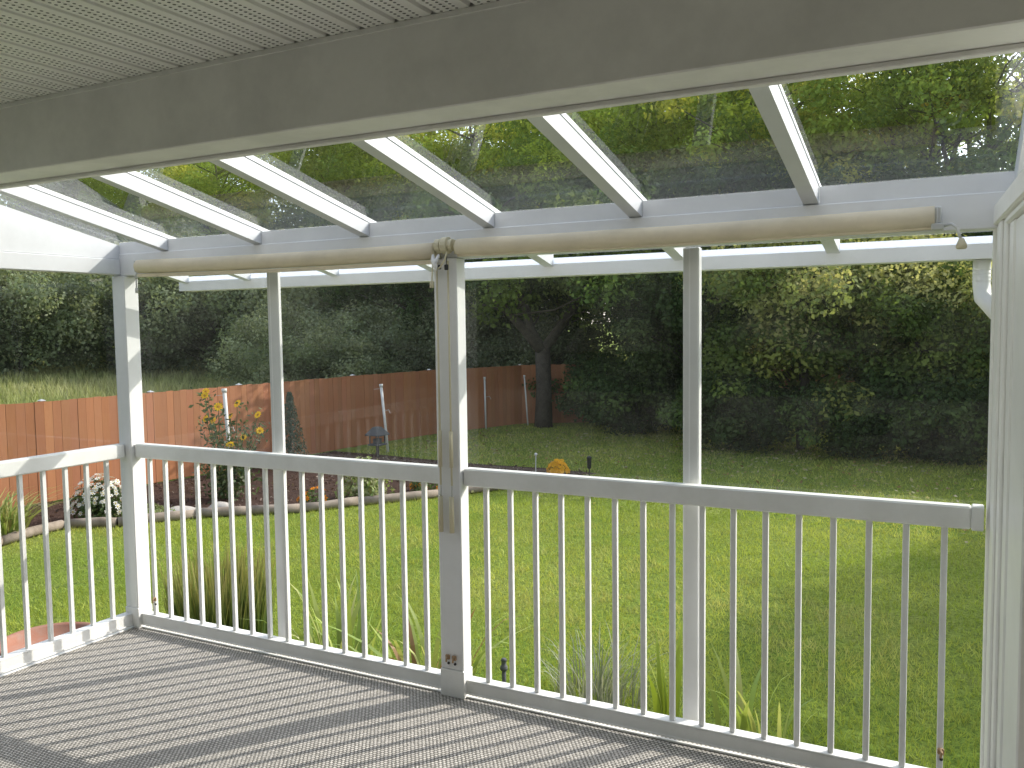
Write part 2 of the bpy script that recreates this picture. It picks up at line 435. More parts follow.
def rafter(x, name='rafter', h=.0595, w_=.026):
    b = MB(); y0, y1 = YB, YF-.03
    v = []
    for y in (y0, y1):
        v += [(x-w_, y, zr(y)), (x+w_, y, zr(y)), (x+w_, y, zr(y)+h), (x-w_, y, zr(y)+h)]
    b.add(v, [(0,1,2,3), (7,6,5,4), (0,4,5,1), (1,5,6,2), (2,6,7,3), (3,7,4,0)])
    b.build(name, ROOFW, t, loc=L0)
    c = MB(); v = []
    for y in (y0, y1):            # glazing cap over the glass joint
        v += [(x-.027, y, zr(y)+h+.0035), (x+.0285, y, zr(y)+h+.0035), (x+.026, y, zr(y)+h+.024), (x-.026, y, zr(y)+h+.024)]
    c.add(v, [(0,1,2,3), (7,6,5,4), (0,4,5,1), (1,5,6,2), (2,6,7,3), (3,7,4,0)])
    c.build('glazing_cap', ROOFW, t, loc=L0)
for x in RX: rafter(x)
rafter(XL+.02)
gx = [XL] + RX + [XR]
for i in range(len(gx)-1):
    xa, xb = gx[i]+.004, gx[i+1]-.004
    y0, y1 = YB+.002, YF-.012
    MB().add([(xa, y0, zr(y0)+.061), (xb, y0, zr(y0)+.061), (xb, y1, zr(y1)+.061), (xa, y1, zr(y1)+.061)], [(0,1,2,3)]).build('glass_pane', ROOFG, t, loc=L0)
# fascia at the eave: a light-passing upper strip, a white lower gutter
zf = zr(YF)
MB().box(XL-.03, XR+.03, YF-.026, YF-.018, zf+.019, zf+.047).build('eave_strip', FROST, t, loc=L0)
g = MB(); g.prism([(YF-.03, zf-.040), (YF+.075, zf-.040), (YF+.095, zf+.025), (YF+.09, zf+.025), (YF+.07, zf-.035), (YF-.026, zf-.035), (YF-.026, zf+.018), (YF-.03, zf+.018)], 'x', XL-.04, XR+.04)
g.build('gutter', WHITE, t, loc=L0)
# left gable: side beam with a solid white infill above it
MB().box(-.066, -.006, YB, -.033, 1.950, 2.034, bev=.004).build('side_beam', ROOFW, t, loc=L0)
b = MB(); ya, yb = YB, -.0236
b.prism([(ya, 2.0365), (yb, 2.0365), (yb, zr(yb)+.045), (ya, zr(ya)+.045)], 'x', -.05, -.018)
b.build('gable_panel', ROOFW, t, loc=L0)

# ------------------------------------------------------------------ house: soffit, bulkhead, rear wall
h = thing('house', 'white house porch ceiling and header with the wall behind', 'house', (3, -4.6, FZ)); L0 = h.location
ZS = 2.50
b = MB(); pts = []
x = -.6; i = 0
prof = []
P = .121
k0 = math.floor(-.6/P)
for k in range(k0, int(6.6/P)+1):
    xx = k*P
    prof += [(xx+.003, ZS+.016), (xx+.010, ZS+.016), (xx+.017, ZS), (xx+.064, ZS), (xx+.0665, ZS+.004), (xx+.069, ZS), (xx+P-.003, ZS)]
v = []; F = []
for y in (-4.6, -1.222):
    v += [(p, y, q) for p, q in prof]
n = len(prof)
for i in range(n-1): F.append([i, i+n, i+1+n, i+1])
b.add(v, F); b.build('soffit', SOFFIT, h, loc=L0)
b = MB(); b.box(-.6, 6.6, -1.214, -1.036, 2.250, 2.62, bev=.004)
b.build('porch_header', BULK, h, loc=L0)
MB().box(-.6, 6.6, -1.224, -1.2145, 2.485, 2.499).build('soffit_trim', BULK, h, loc=L0)
MB().box(-.6, 6.6, -1.062, -1.032, 2.236, 2.2495, bev=.003).build('header_batten', BULK, h, loc=L0)
b = MB(); b.prism([(-4.9, 2.63), (-.95, 2.63), (-.95, 2.72), (-4.9, 3.9)], 'x', -.8, 6.8); b.build('roof', SIDING, h, loc=L0)
b = MB(); b.prism([(-8.5, 4.4), (-4.25, 2.62), (-4.25, 2.70), (-8.5, 4.5)], 'x', -16.4, -.81); b.build('roof', SIDING, h, loc=L0)  # unseen roof over the added wall stretch
b = MB()
for k in range(-10, 21):       # lap siding
    z = FZ + k*.127
    b.add([(-16, -4.60, z), (6.6, -4.60, z), (6.6, -4.612, z+.1265), (-16, -4.612, z+.1265)], [(0,1,2,3)])
    b.add([(-16, -4.60, z), (6.6, -4.60, z), (6.6, -4.612, z), (-16, -4.612, z)], [(3,2,1,0)])
b.build('wall', SIDING, h, loc=L0)  # unseen stretch left of the deck added to keep sky out of pane reflections
b = MB()
for k in range(20):
    z = FZ + k*.127
    b.add([(6.6, -4.58, z), (6.6, -1.04, z), (6.612, -1.04, z+.1265), (6.612, -4.58, z+.1265)], [(3,2,1,0)])
b.build('wall', SIDING, h, loc=L0)  # unseen wing wall added to close off what the left pane reflects

# ------------------------------------------------------------------ right hand window frame
PX, PY, TH = 4.166, .030, math.radians(3.2)
fr = thing('side_window', 'cream white stepped window frame standing at the right end of the railing', 'window', (PX, PY, FZ))
fr.rotation_euler = (0, 0, TH)
def fbox(name, t0, t1, n0, n1, z0, z1, mat=VINYL, bev=.005):
    b = MB(); b.box(n0, n1, -t1, -t0, z0-FZ, z1-FZ, bev=bev); b.build(name, mat, fr); return b
for t0, t1, n0 in ((0, .055, .0), (.058, .17, .007), (.174, .25, .001), (.254, .33, .009)): fbox('outer_stile', t0, t1, n0, .09, FZ+.005, 1.953)
for t0, t1, n0 in ((.336, .40, .020), (.404, .50, .012), (.504, .82, .017)): fbox('inner_stile', t0, t1, n0, .08, FZ+.005, 1.93)
fbox('head_rail', .0, 2.9, -.004, .09, 1.954, 2.02)
fbox('head_rail', .336, 2.9, .006, .088, 1.931, 1.953)
fbox('sill_rail', .821, 2.9, .012, .078, FZ+.005, .10)
fbox('inner_stile', 2.75, 2.9, .012, .078, .101, 1.92)
MB().add([(.045, -.821, .101-FZ), (.045, -2.75, .101-FZ), (.045, -2.75, 1.93-FZ), (.045, -.821, 1.93-FZ)], [(0,1,2,3)]).build('glass_pane', GLASS, fr)

# downspout under the gutter's right end
d = thing('downspout', 'white downspout with an elbow under the right end of the gutter', 'downspout', (4.16, .66, 1.75)); L0 = d.location
b = MB()
b.tube([(4.145, .645, zf-.042), (4.145, .645, 1.79), (4.15, .62, 1.735), (4.20, .52, 1.67)], [.032]*4, 14); b.build('pipe', WHITE, d, True, loc=L0)
b = MB()
for z in (1.80, 1.815, 1.83, 1.845): b.tube([(4.145, .645, z-.002), (4.145, .645, z+.002)], .034, 14)
b.build('elbow_rib', WHITE, d, loc=L0)

# ------------------------------------------------------------------ window panes (clear glass above the railings)
def pane(label, v):
    o = MB().add(v, [(0,1,2,3)]).build('window_pane', GLASS); return tag(o, label, 'window pane', 'clear panes above the railings')
ZP0, ZP1 = 1.0225, 1.9445
def fp(a, b_, y=.040): return [(a, y, ZP0), (b_, y, ZP0), (b_, y, ZP1), (a, y, ZP1)]
pane('clear glass pane between the corner post and the slim left window post', fp(.033, .990))
pane('clear glass pane between the slim left window post and the middle post', fp(.996, 2.060))
pane('clear glass pane between the middle post and the slim right window post', fp(2.066, 3.136))
pane('clear glass pane between the slim right window post and the right window frame', fp(3.142, 4.19))
pane('clear glass pane above the left side railing', [(-.055, -.047, ZP0), (-.055, -1.1, ZP0), (-.055, -1.1, 1.949), (-.055, -.047, 1.949)])

# ------------------------------------------------------------------ roller blinds
def blind(label, x0, x1, zc0, zc1, side, r=.0355, drop=.020):
    t = thing('roller_blind', label, 'blind', ((x0+x1)/2, -.072, (zc0+zc1)/2), 'rolled-up roller blinds'); L0 = t.location
    y = -.070
    b = MB(); n = 10; pts = []; rad = []
    for i in range(n+1):
        f = i/n; pts.append((x0+(x1-x0)*f, y, zc0+(zc1-zc0)*f - .006*math.sin(math.pi*f))); rad.append(r + .0008*math.sin(i*2.1))
    b.tube(pts, rad, 24); b.build('rolled_fabric', BEIGE, t, True, loc=L0)
    b = MB()
    for i in range(n):
        (xa, _, za), (xb, _, zb) = pts[i], pts[i+1]
        v = []
        for xq, zq in ((xa, za), (xb, zb)):
            v += [(xq, y-.012, zq-r-drop), (xq, y+.012, zq-r-drop), (xq, y+.012, zq-r-drop+.016), (xq, y-.012, zq-r-drop+.016)]
        b.add(v, [(0,1,2,3), (7,6,5,4), (0,4,5,1), (1,5,6,2), (2,6,7,3), (3,7,4,0)])
    b.build('bottom_bar', BEIGE, t, loc=L0)
    for xe, ze in ((x0, zc0), (x1, zc1)):
        s = -1 if xe == x0 else 1
        b = MB(); b.box(min(xe+s*.003, xe+s*.009), max(xe+s*.003, xe+s*.009), y-.026, -.0325, ze-.03, ze+.03, bev=.002)
        b.tube([(xe, y, ze), (xe+s*.02, y, ze)], .012, 12)
        b.build('bracket', GREYM if side == s else CREAM, t, loc=L0)
    return t
t1 = blind('beige roller blind rolled up on the beam left of the middle post', .185, 2.045, 1.985, 1.975, -1)
L0 = t1.location
b = MB(); b.tube([(.17, -.07, 1.955), (.165, -.08, 1.935), (.175, -.085, 1.92), (.185, -.08, 1.93), (.18, -.07, 1.945)], .004, 6)
b.tube([(.175, -.083, 1.92), (.176, -.083, 1.87)], .004, 6); b.tube([(.176, -.083, 1.872), (.176, -.083, 1.845)], .008, 8)
b.build('crank_eye', PVC, t1, True, loc=L0)
t2 = blind('beige roller blind rolled up on the beam right of the middle post', 2.165, 3.995, 1.985, 1.989, 1, drop=.005)
L0 = t2.location
b = MB(); b.box(3.985, 4.022, -.10, -.04, 1.945, 1.965, bev=.003); b.box(3.992, 4.015, -.092, -.05, 1.966, 2.02, bev=.003)
b.build('gear_box', GREYM, t2, loc=L0)
b = MB(); b.tube([(4.022, -.075, 1.957), (4.045, -.078, 1.962), (4.06, -.08, 1.95), (4.068, -.082, 1.925), (4.073, -.082, 1.912)], .005, 8); b.build('crank_arm', GREYM, t2, True, loc=L0)
MB().lathe([(.004, 1.915), (.008, 1.912), (.016, 1.893), (.017, 1.884), (.012, 1.879)], 4.075, -.082, 14).build('crank_knob', CREAM, t2, True, loc=L0)
# gear, cord and cleat between the two blinds
k = thing('blind_hardware', 'cream pulleys, white cleat and loose cords where the two blinds meet', 'blind hardware', (2.105, -.07, 1.97)); L0 = k.location
for xa, xb, r in ((2.058, 2.082, .030), (2.090, 2.118, .036), (2.120, 2.140, .026)):
    MB().tube([(xa, -.072, 1.995), (xb, -.072, 1.995)], r, 16).build('pulley', CREAM, k, loc=L0)
b = MB()
b.tube([(2.055, -.10, 1.955), (2.062, -.112, 1.93), (2.075, -.112, 1.905), (2.072, -.11, 1.885)], [.006, .011, .010, .005], 8)
b.tube([(2.088, -.105, 1.955), (2.076, -.114, 1.925), (2.062, -.112, 1.90)], [.005, .009, .005], 8)
b.build('cleat', WHITE, k, True, loc=L0)
b = MB(); b.tube([(2.125, -.10, 1.965), (2.115, -.105, 1.93), (2.095, -.11, 1.90), (2.082, -.11, 1.895)], .004, 6)
b.tube([(2.052, -.10, 1.93), (2.046, -.10, 1.84)], .003, 6); b.tube([(2.046, -.10, 1.842), (2.045, -.10, 1.815)], .009, 8)
b.build('cord', CREAM, k, True, loc=L0)
b = MB(); b.box(2.112, 2.128, -.106, -.092, 1.888, 1.912, bev=.003); b.box(2.080, 2.094, -.108, -.094, 1.892, 1.912, bev=.003)
b.tube([(2.12, -.099, 1.912), (2.118, -.09, 1.96)], .002, 6); b.build('cord_stop', DARKM, k, loc=L0)
for x, zt, lab in ((2.048, 1.93, 'cream blind wand hanging at the left edge of the middle post'), (2.105, 1.93, 'cream blind wand hanging down the front of the middle post')):
    wnd = thing('blind_wand', lab, 'wand', (x, -.062, .74), 'blind wands on the middle post'); L0 = wnd.location
    yy = -.062
    MB().tube([(x, yy, .95), (x, yy, zt)], .0045, 8).build('rod', CREAM, wnd, True, loc=L0)
    MB().tube([(x-.002, yy-.002, .74), (x-.002, yy-.002, .90)], .011, 10).build('handle', CREAM, wnd, True, loc=L0)
    MB().tube([(x, yy, 1.03), (x, yy, 1.19)], .009, 10).build('grip_sleeve', CREAM, wnd, True, loc=L0)
    MB().tube([(x, yy, .895), (x, yy, 1.035)], .003, 8).build('joint', GREYM, wnd, True, loc=L0)
# clips
def clip(x, y, z, label, n=2):
    c = thing('cord_clip', label, 'clip', (x, y, z), None)
    for i in range(n):
        xo = (i-(n-1)/2)*.034
        b = MB(); b.box(xo-.011, xo+.011, -.012, -.002, -.010, .012, bev=.003); b.tube([(xo, -.010, .008), (xo+.003, -.022, .004), (xo, -.02, -.016)], .0045, 6)
        b.build('hook', TAN, c)
        b = MB(); b.tube([(xo+.002, -.001, -.028), (xo+.002, -.006, -.028)], .006, 8); b.build('screw', DARKM, c)
clip(2.079, -.0465, .168, 'pair of tan wand clips screwed near the foot of the middle post')
clip(.137, -.012, .158, 'small tan clip on the first baluster beside the corner post', 1)
clip(XC+15*S+.003, -.012, .155, 'small tan clip near the foot of the last baluster before the window frame', 1)

# ------------------------------------------------------------------ terrain
BEDP = np.array([(-7.78, 3.3), (-7.78, 4.0), (-7.96, 5.1), (-7.3, 5.55), (-6.65, 6.5), (-6.07, 7.0), (-5.43, 7.47), (-4.87, 8.3), (-4.0, 9.44), (-3.13, 10.83), (-2.75, 11.7), (-2.34, 12.7),
                 (-3.6, 12.85), (-5.3, 12.75), (-7.9, 13.05), (-9.3, 13.1), (-9.5, 10.5), (-9.85, 6.5), (-10.5, 3.3)])
FENCE = [(-10.75, 2.0), (-9.95, 6.2), (-9.55, 10.4), (-9.25, 13.9), (-8.75, 16.6), (-7.6, 19.75), (-3.8, 22.0), (.6, 23.0), (4.6, 23.8), (9.0, 24.6)]
def inpoly(px, py, poly):
    c = np.zeros(len(px), bool); n = len(poly)
    for i in range(n):
        (x1, y1), (x2, y2) = poly[i], poly[(i+1) % n]
        k = ((y1 > py) != (y2 > py)) & (px < (x2-x1)*(py-y1)/(y2-y1+1e-12)+x1)
        c ^= k
    return c
YARD = np.array(FENCE + [(30, 24.6), (30, -1), (-11.2, -1)])
# ground: one sheet out to the horizon, rising gently beyond the fence
def gh(x, y):
    d = np.maximum(np.maximum(-(x + 12.5), (y - 23) * .6), 0)
    hgt = 1.05*(1-np.exp(-d/9.0)) + .012*np.minimum(d, 60)
    return GZ + hgt
gxs = np.concatenate([[-900, -400, -150, -90], np.arange(-60, 31, 1.5), [45, 80, 150, 400, 900]])
gys = np.concatenate([[-900, -300, -100, -40], np.arange(-15, 66, 1.5), [90, 150, 400, 900]])
X, Y = np.meshgrid(gxs, gys, indexing='ij'); Z = gh(X, Y)
V = np.stack([X, Y, Z], -1).reshape(-1, 3); ny = len(gys)
ii, jj = np.meshgrid(np.arange(len(gxs)-1), np.arange(ny-1), indexing='ij'); a = (ii*ny+jj).reshape(-1)
F = np.stack([a, a+ny, a+ny+1, a+1], 1)
tag(mesh_obj('ground', V, F, LAWN, smooth=True), kind='structure')
n = len(BEDP)
tag(MB().add([(x, y, GZ+.012) for x, y in BEDP], [list(range(n))]).build('mulch_bed', MULCH), kind='structure')

# grass
def blades(px, py, pz, hgt, wid, col, lean=.5):
    n = len(px); a = rng.uniform(0, 2*np.pi, n); la = rng.uniform(0, 2*np.pi, n)
    h = hgt*rng.uniform(.6, 1.25, n); l = h*rng.uniform(.1, lean, n)*1.3
    dx, dy = np.cos(a)*wid/2, np.sin(a)*wid/2
    v = np.empty((n, 3, 3)); base = np.stack([px, py, pz], 1)
    v[:, 0] = base; v[:, 0, 0] -= dx; v[:, 0, 1] -= dy
    v[:, 1] = base; v[:, 1, 0] += dx; v[:, 1, 1] += dy
    v[:, 2] = base; v[:, 2, 0] += np.cos(la)*l; v[:, 2, 1] += np.sin(la)*l; v[:, 2, 2] += h
    return v.reshape(-1, 3), np.arange(3*n).reshape(n, 3), np.repeat(col, 3, 0)
def vnoise(x, y, s, seed):
    r = np.random.default_rng(seed); g = r.random((64, 64)); u = (x/s) % 64; v = (y/s) % 64
    i, j = u.astype(int) % 64, v.astype(int) % 64; fu, fv = u-np.floor(u), v-np.floor(v); fu = fu*fu*(3-2*fu); fv = fv*fv*(3-2*fv)
    i1, j1 = (i+1) % 64, (j+1) % 64
    return (g[i, j]*(1-fu)+g[i1, j]*fu)*(1-fv) + (g[i, j1]*(1-fu)+g[i1, j1]*fu)*fv
def lawn_points(x0, x1, y0, y1, dens):
    n = int((x1-x0)*(y1-y0)*dens); px = rng.uniform(x0, x1, n); py = rng.uniform(y0, y1, n)
    k = inpoly(px, py, YARD) & ~inpoly(px, py, BEDP) & ~((py < .2) & (px > -.3))
    return px[k], py[k]
PXs, PYs, Hs, Ws = [], [], [], []
for x0, x1, y0, y1, dens, hh, ww in ((-5, 5.5, .2, 5, 1500, .055, .008), (-8.5, 5.5, 5, 10, 850, .055, .011), (-8.8, 6, 10, 24, 330, .06, .018), (-11, -5, -1, 6, 500, .055, .011), (5.5, 12, 0, 20, 60, .07, .02), (-5, -.3, -1, .2, 800, .055, .009)):
    px, py = lawn_points(x0, x1, y0, y1, dens)
    PXs.append(px); PYs.append(py); Hs.append(np.full(len(px), hh)); Ws.append(np.full(len(px), ww))
px, py, hh, ww = map(np.concatenate, (PXs, PYs, Hs, Ws))
n1 = vnoise(px, py, .9, 1); n2 = vnoise(px, py, .22, 2); n3 = vnoise(px, py, 2.7, 3)
stripe = .5+.5*np.sin((px*.35+py)*2*np.pi/1.1)
t_ = np.clip(-.05+.65*n1+.45*n3+.14*stripe+.25*(rng.random(len(px))-.5), 0, 1)[:, None]
colr = (1-t_)*np.array([[.24, .345, .055]]) + t_*np.array([[.51, .54, .13]])
dry = (np.clip((n2-.40)*2.2, 0, 1)*np.clip((n3-.35)*2, 0, 1)*.60)[:, None]
colr = colr*(1-dry) + dry*np.array([[.55, .49, .24]])
colr *= rng.uniform(.7, 1.2, (len(px), 1))
v, f, c = blades(px, py, np.full(len(px), GZ-.005), hh*(.75+.6*n2), ww, colr, .9)
tag(mesh_obj('lawn_grass', v, f, GRASSB, None, c), 'short mown green lawn filling the back garden', 'grass', kind='stuff')
# fallen leaves on the far lawn
n = 1900
px = rng.uniform(-8, 5, n); py = 9 + rng.beta(2.2, 1.4, n)*9.5
k = ~inpoly(px, py, BEDP) & inpoly(px, py, YARD); px, py = px[k], py[k]; n = len(px)
def leaf_quads(cent, L_, W_, nrm, col):
    n = len(cent); r = rng.normal(size=(n, 3)); a = np.cross(nrm, r); a /= np.linalg.norm(a, axis=1)[:, None]+1e-9
    b = np.cross(nrm, a); L_ = np.broadcast_to(np.asarray(L_, float).reshape(-1, 1), (n, 1)); W_ = np.broadcast_to(np.asarray(W_, float).reshape(-1, 1), (n, 1))
    v = np.stack([cent-a*L_/2, cent-a*L_*.08+b*W_/2, cent+a*L_/2, cent-a*L_*.08-b*W_/2], 1)
    return v.reshape(-1, 3), np.arange(4*n).reshape(n, 4), np.repeat(col, 4, 0)
nr = rng.normal(size=(n, 3))*.35 + [0, 0, 1]; nr /= np.linalg.norm(nr, axis=1)[:, None]
cc = np.array([(.38, .34, .15), (.32, .31, .11), (.40, .37, .22), (.28, .19, .07)])[rng.integers(0, 4, n)]*rng.uniform(.7, 1.2, (n, 1))
v, f, c = leaf_quads(np.stack([px, py, GZ+rng.uniform(.045, .075, n)], 1), rng.uniform(.06, .11, n), rng.uniform(.04, .07, n), nr, cc)
tag(mesh_obj('fallen_leaves', v, f, PLANT, None, c), 'pale yellow fallen leaves scattered on the shaded far lawn', 'leaves', kind='stuff')
# mulch chips
n = 7000; px = rng.uniform(-10.4, -2.3, n); py = rng.uniform(3.3, 13, n); k = inpoly(px, py, BEDP); px, py = px[k], py[k]; n = len(px)
nr = rng.normal(size=(n, 3))*.5 + [0, 0, 1]; nr /= np.linalg.norm(nr, axis=1)[:, None]
cc = np.array([(.085, .048, .036), (.14, .09, .07), (.25, .21, .17), (.05, .032, .025)])[rng.choice(4, n, p=[.4, .35, .1, .15])]
v, f, c = leaf_quads(np.stack([px, py, GZ+.02+rng.uniform(0, .025, n)], 1), rng.uniform(.04, .10, n), rng.uniform(.02, .04, n), nr, cc)
tag(mesh_obj('bark_chips', v, f, PLANT, None, c), 'reddish brown bark chips covering the garden bed', 'mulch', kind='stuff')
# tall field grass on the bank behind the fence
n = 75000
px = rng.uniform(-40, -10.5, n); py = rng.uniform(2, 44, n)
fx_ = np.interp(py, [p[1] for p in FENCE[:7]], [p[0] for p in FENCE[:7]])
k = (px < fx_ - .9); px, py = px[k], py[k]; n = len(px)
q = vnoise(px, py, 2.2, 9); q2 = vnoise(px, py, .6, 10)
cc = (1-q)[:, None]*np.array([[.34, .38, .15]]) + q[:, None]*np.array([[.58, .55, .32]]); cc *= rng.uniform(.6, 1.2, (n, 1))
v, f, c = blades(px, py, gh(px, py), .20+.34*q2, .045, cc, .5)
tag(mesh_obj('field_grass', v, f, GRASSB, None, c), 'tall pale meadow grass on the bank behind the fence', 'grass', kind='stuff')

# ------------------------------------------------------------------ fence
fo = thing('wooden_fence', 'reddish brown vertical board fence along the left and back of the garden', 'fence', (-9.5, 10, GZ))
L0 = fo.location
def seg_pts(poly, step):
    out = []
    for (x0, y0), (x1, y1) in zip(poly[:-1], poly[1:]):
        n = max(1, round(math.hypot(x1-x0, y1-y0)/step))
        for i in range(n): out.append((x0+(x1-x0)*i/n, y0+(y1-y0)*i/n))
    out.append(poly[-1]); return out
FP = seg_pts(FENCE, 2.4)
for (x0, y0), (x1, y1) in zip(FP[:-1], FP[1:]):
    L_ = math.hypot(x1-x0, y1-y0); dx, dy = (x1-x0)/L_, (y1-y0)/L_; nx, ny_ = dy, -dx
    b = MB(); nb = max(1, round(L_/.150)); bw = L_/nb
    for i in range(nb):
        s0 = i*bw+.002; s1 = (i+1)*bw-.002; off = random.uniform(-.004, .004); zt = 1.775+random.uniform(-.008, .008)
        cl = np.array([.41, .165, .07])*random.uniform(.86, 1.10); cl = np.clip(cl*[1, random.uniform(.95, 1.06), random.uniform(.92, 1.1)], 0, 1)
        v = []
        for s in (s0, s1):
            for o_ in (off-.009, off+.009):
                for z in (GZ+.03, GZ+zt): v.append((x0+dx*s+nx*o_, y0+dy*s+ny_*o_, z))
        b.add(v, [(0,1,3,2), (4,6,7,5), (0,4,5,1), (2,3,7,6), (1,5,7,3), (0,2,6,4)], tuple(cl))
    b.build('board_panel', CEDAR, fo, loc=L0)
    b = MB()
    for z in (.3, .95, 1.55):
        v = []
        for s in (.0, L_):
            for o_ in (-.055, -.015):
                for zz in (z, z+.085): v.append((x0+dx*s+nx*o_, y0+dy*s+ny_*o_, GZ+zz))
        b.add(v, [(0,1,3,2), (4,6,7,5), (0,4,5,1), (2,3,7,6), (1,5,7,3), (0,2,6,4)], (.25, .10, .045))
    b.build('fence_rail', CEDAR, fo, loc=L0)
for k_, (x, y) in enumerate(FP):
    (xa, ya), (xb, yb) = FP[max(k_-1, 0)], FP[min(k_+1, len(FP)-1)]; q = math.hypot(xb-xa, yb-ya); x, y = x-(yb-ya)/q*.062, y+(xb-xa)/q*.062
    p = MB().box(x-.045, x+.045, y-.045, y+.045, GZ, GZ+1.78, (.25, .09, .04), bev=.004).build('fence_post', CEDAR, fo, loc=L0)
    c_ = MB(); c_.add([(x-.05, y-.05, GZ+1.781), (x+.05, y-.05, GZ+1.781), (x+.05, y+.05, GZ+1.781), (x-.05, y+.05, GZ+1.781), (x-.05, y-.05, GZ+1.79), (x+.05, y-.05, GZ+1.79), (x+.05, y+.05, GZ+1.79), (x-.05, y+.05, GZ+1.79), (x, y, GZ+1.815)],
        [(3,2,1,0), (0,1,5,4), (1,2,6,5), (2,3,7,6), (3,0,4,7), (4,5,8), (5,6,8), (6,7,8), (7,4,8)]); c_.build('post_cap', GREYM, p, loc=L0)

# ------------------------------------------------------------------ garden edging of logs
ed = thing('garden_edging', 'weathered round log edging along the front of the flower bed', 'edging', (-6, 7, GZ)); L0 = ed.location
EP = [(-7.70, 1.6), (-7.78, 4.0), (-7.96, 5.06)]
EP2 = [(-7.9, 5.12), (-7.3, 5.5), (-6.65, 6.45), (-6.0, 6.98), (-5.4, 7.44), (-4.85, 8.26), (-4.0, 9.4), (-3.13, 10.75)]
for P_ in (EP, EP2):
    for (x0, y0), (x1, y1) in zip(P_[:-1], P_[1:]):
        pts = [(x0+(x1-x0)*f+random.uniform(-.012, .012), y0+(y1-y0)*f+random.uniform(-.012, .012), GZ+.075+random.uniform(-.01, .01)) for f in (0.01, .35, .7, .99)]
        MB().tube(pts, [.075*random.uniform(.92, 1.08) for _ in pts], 12).build('edging_log', LOG, ed, True, loc=L0)
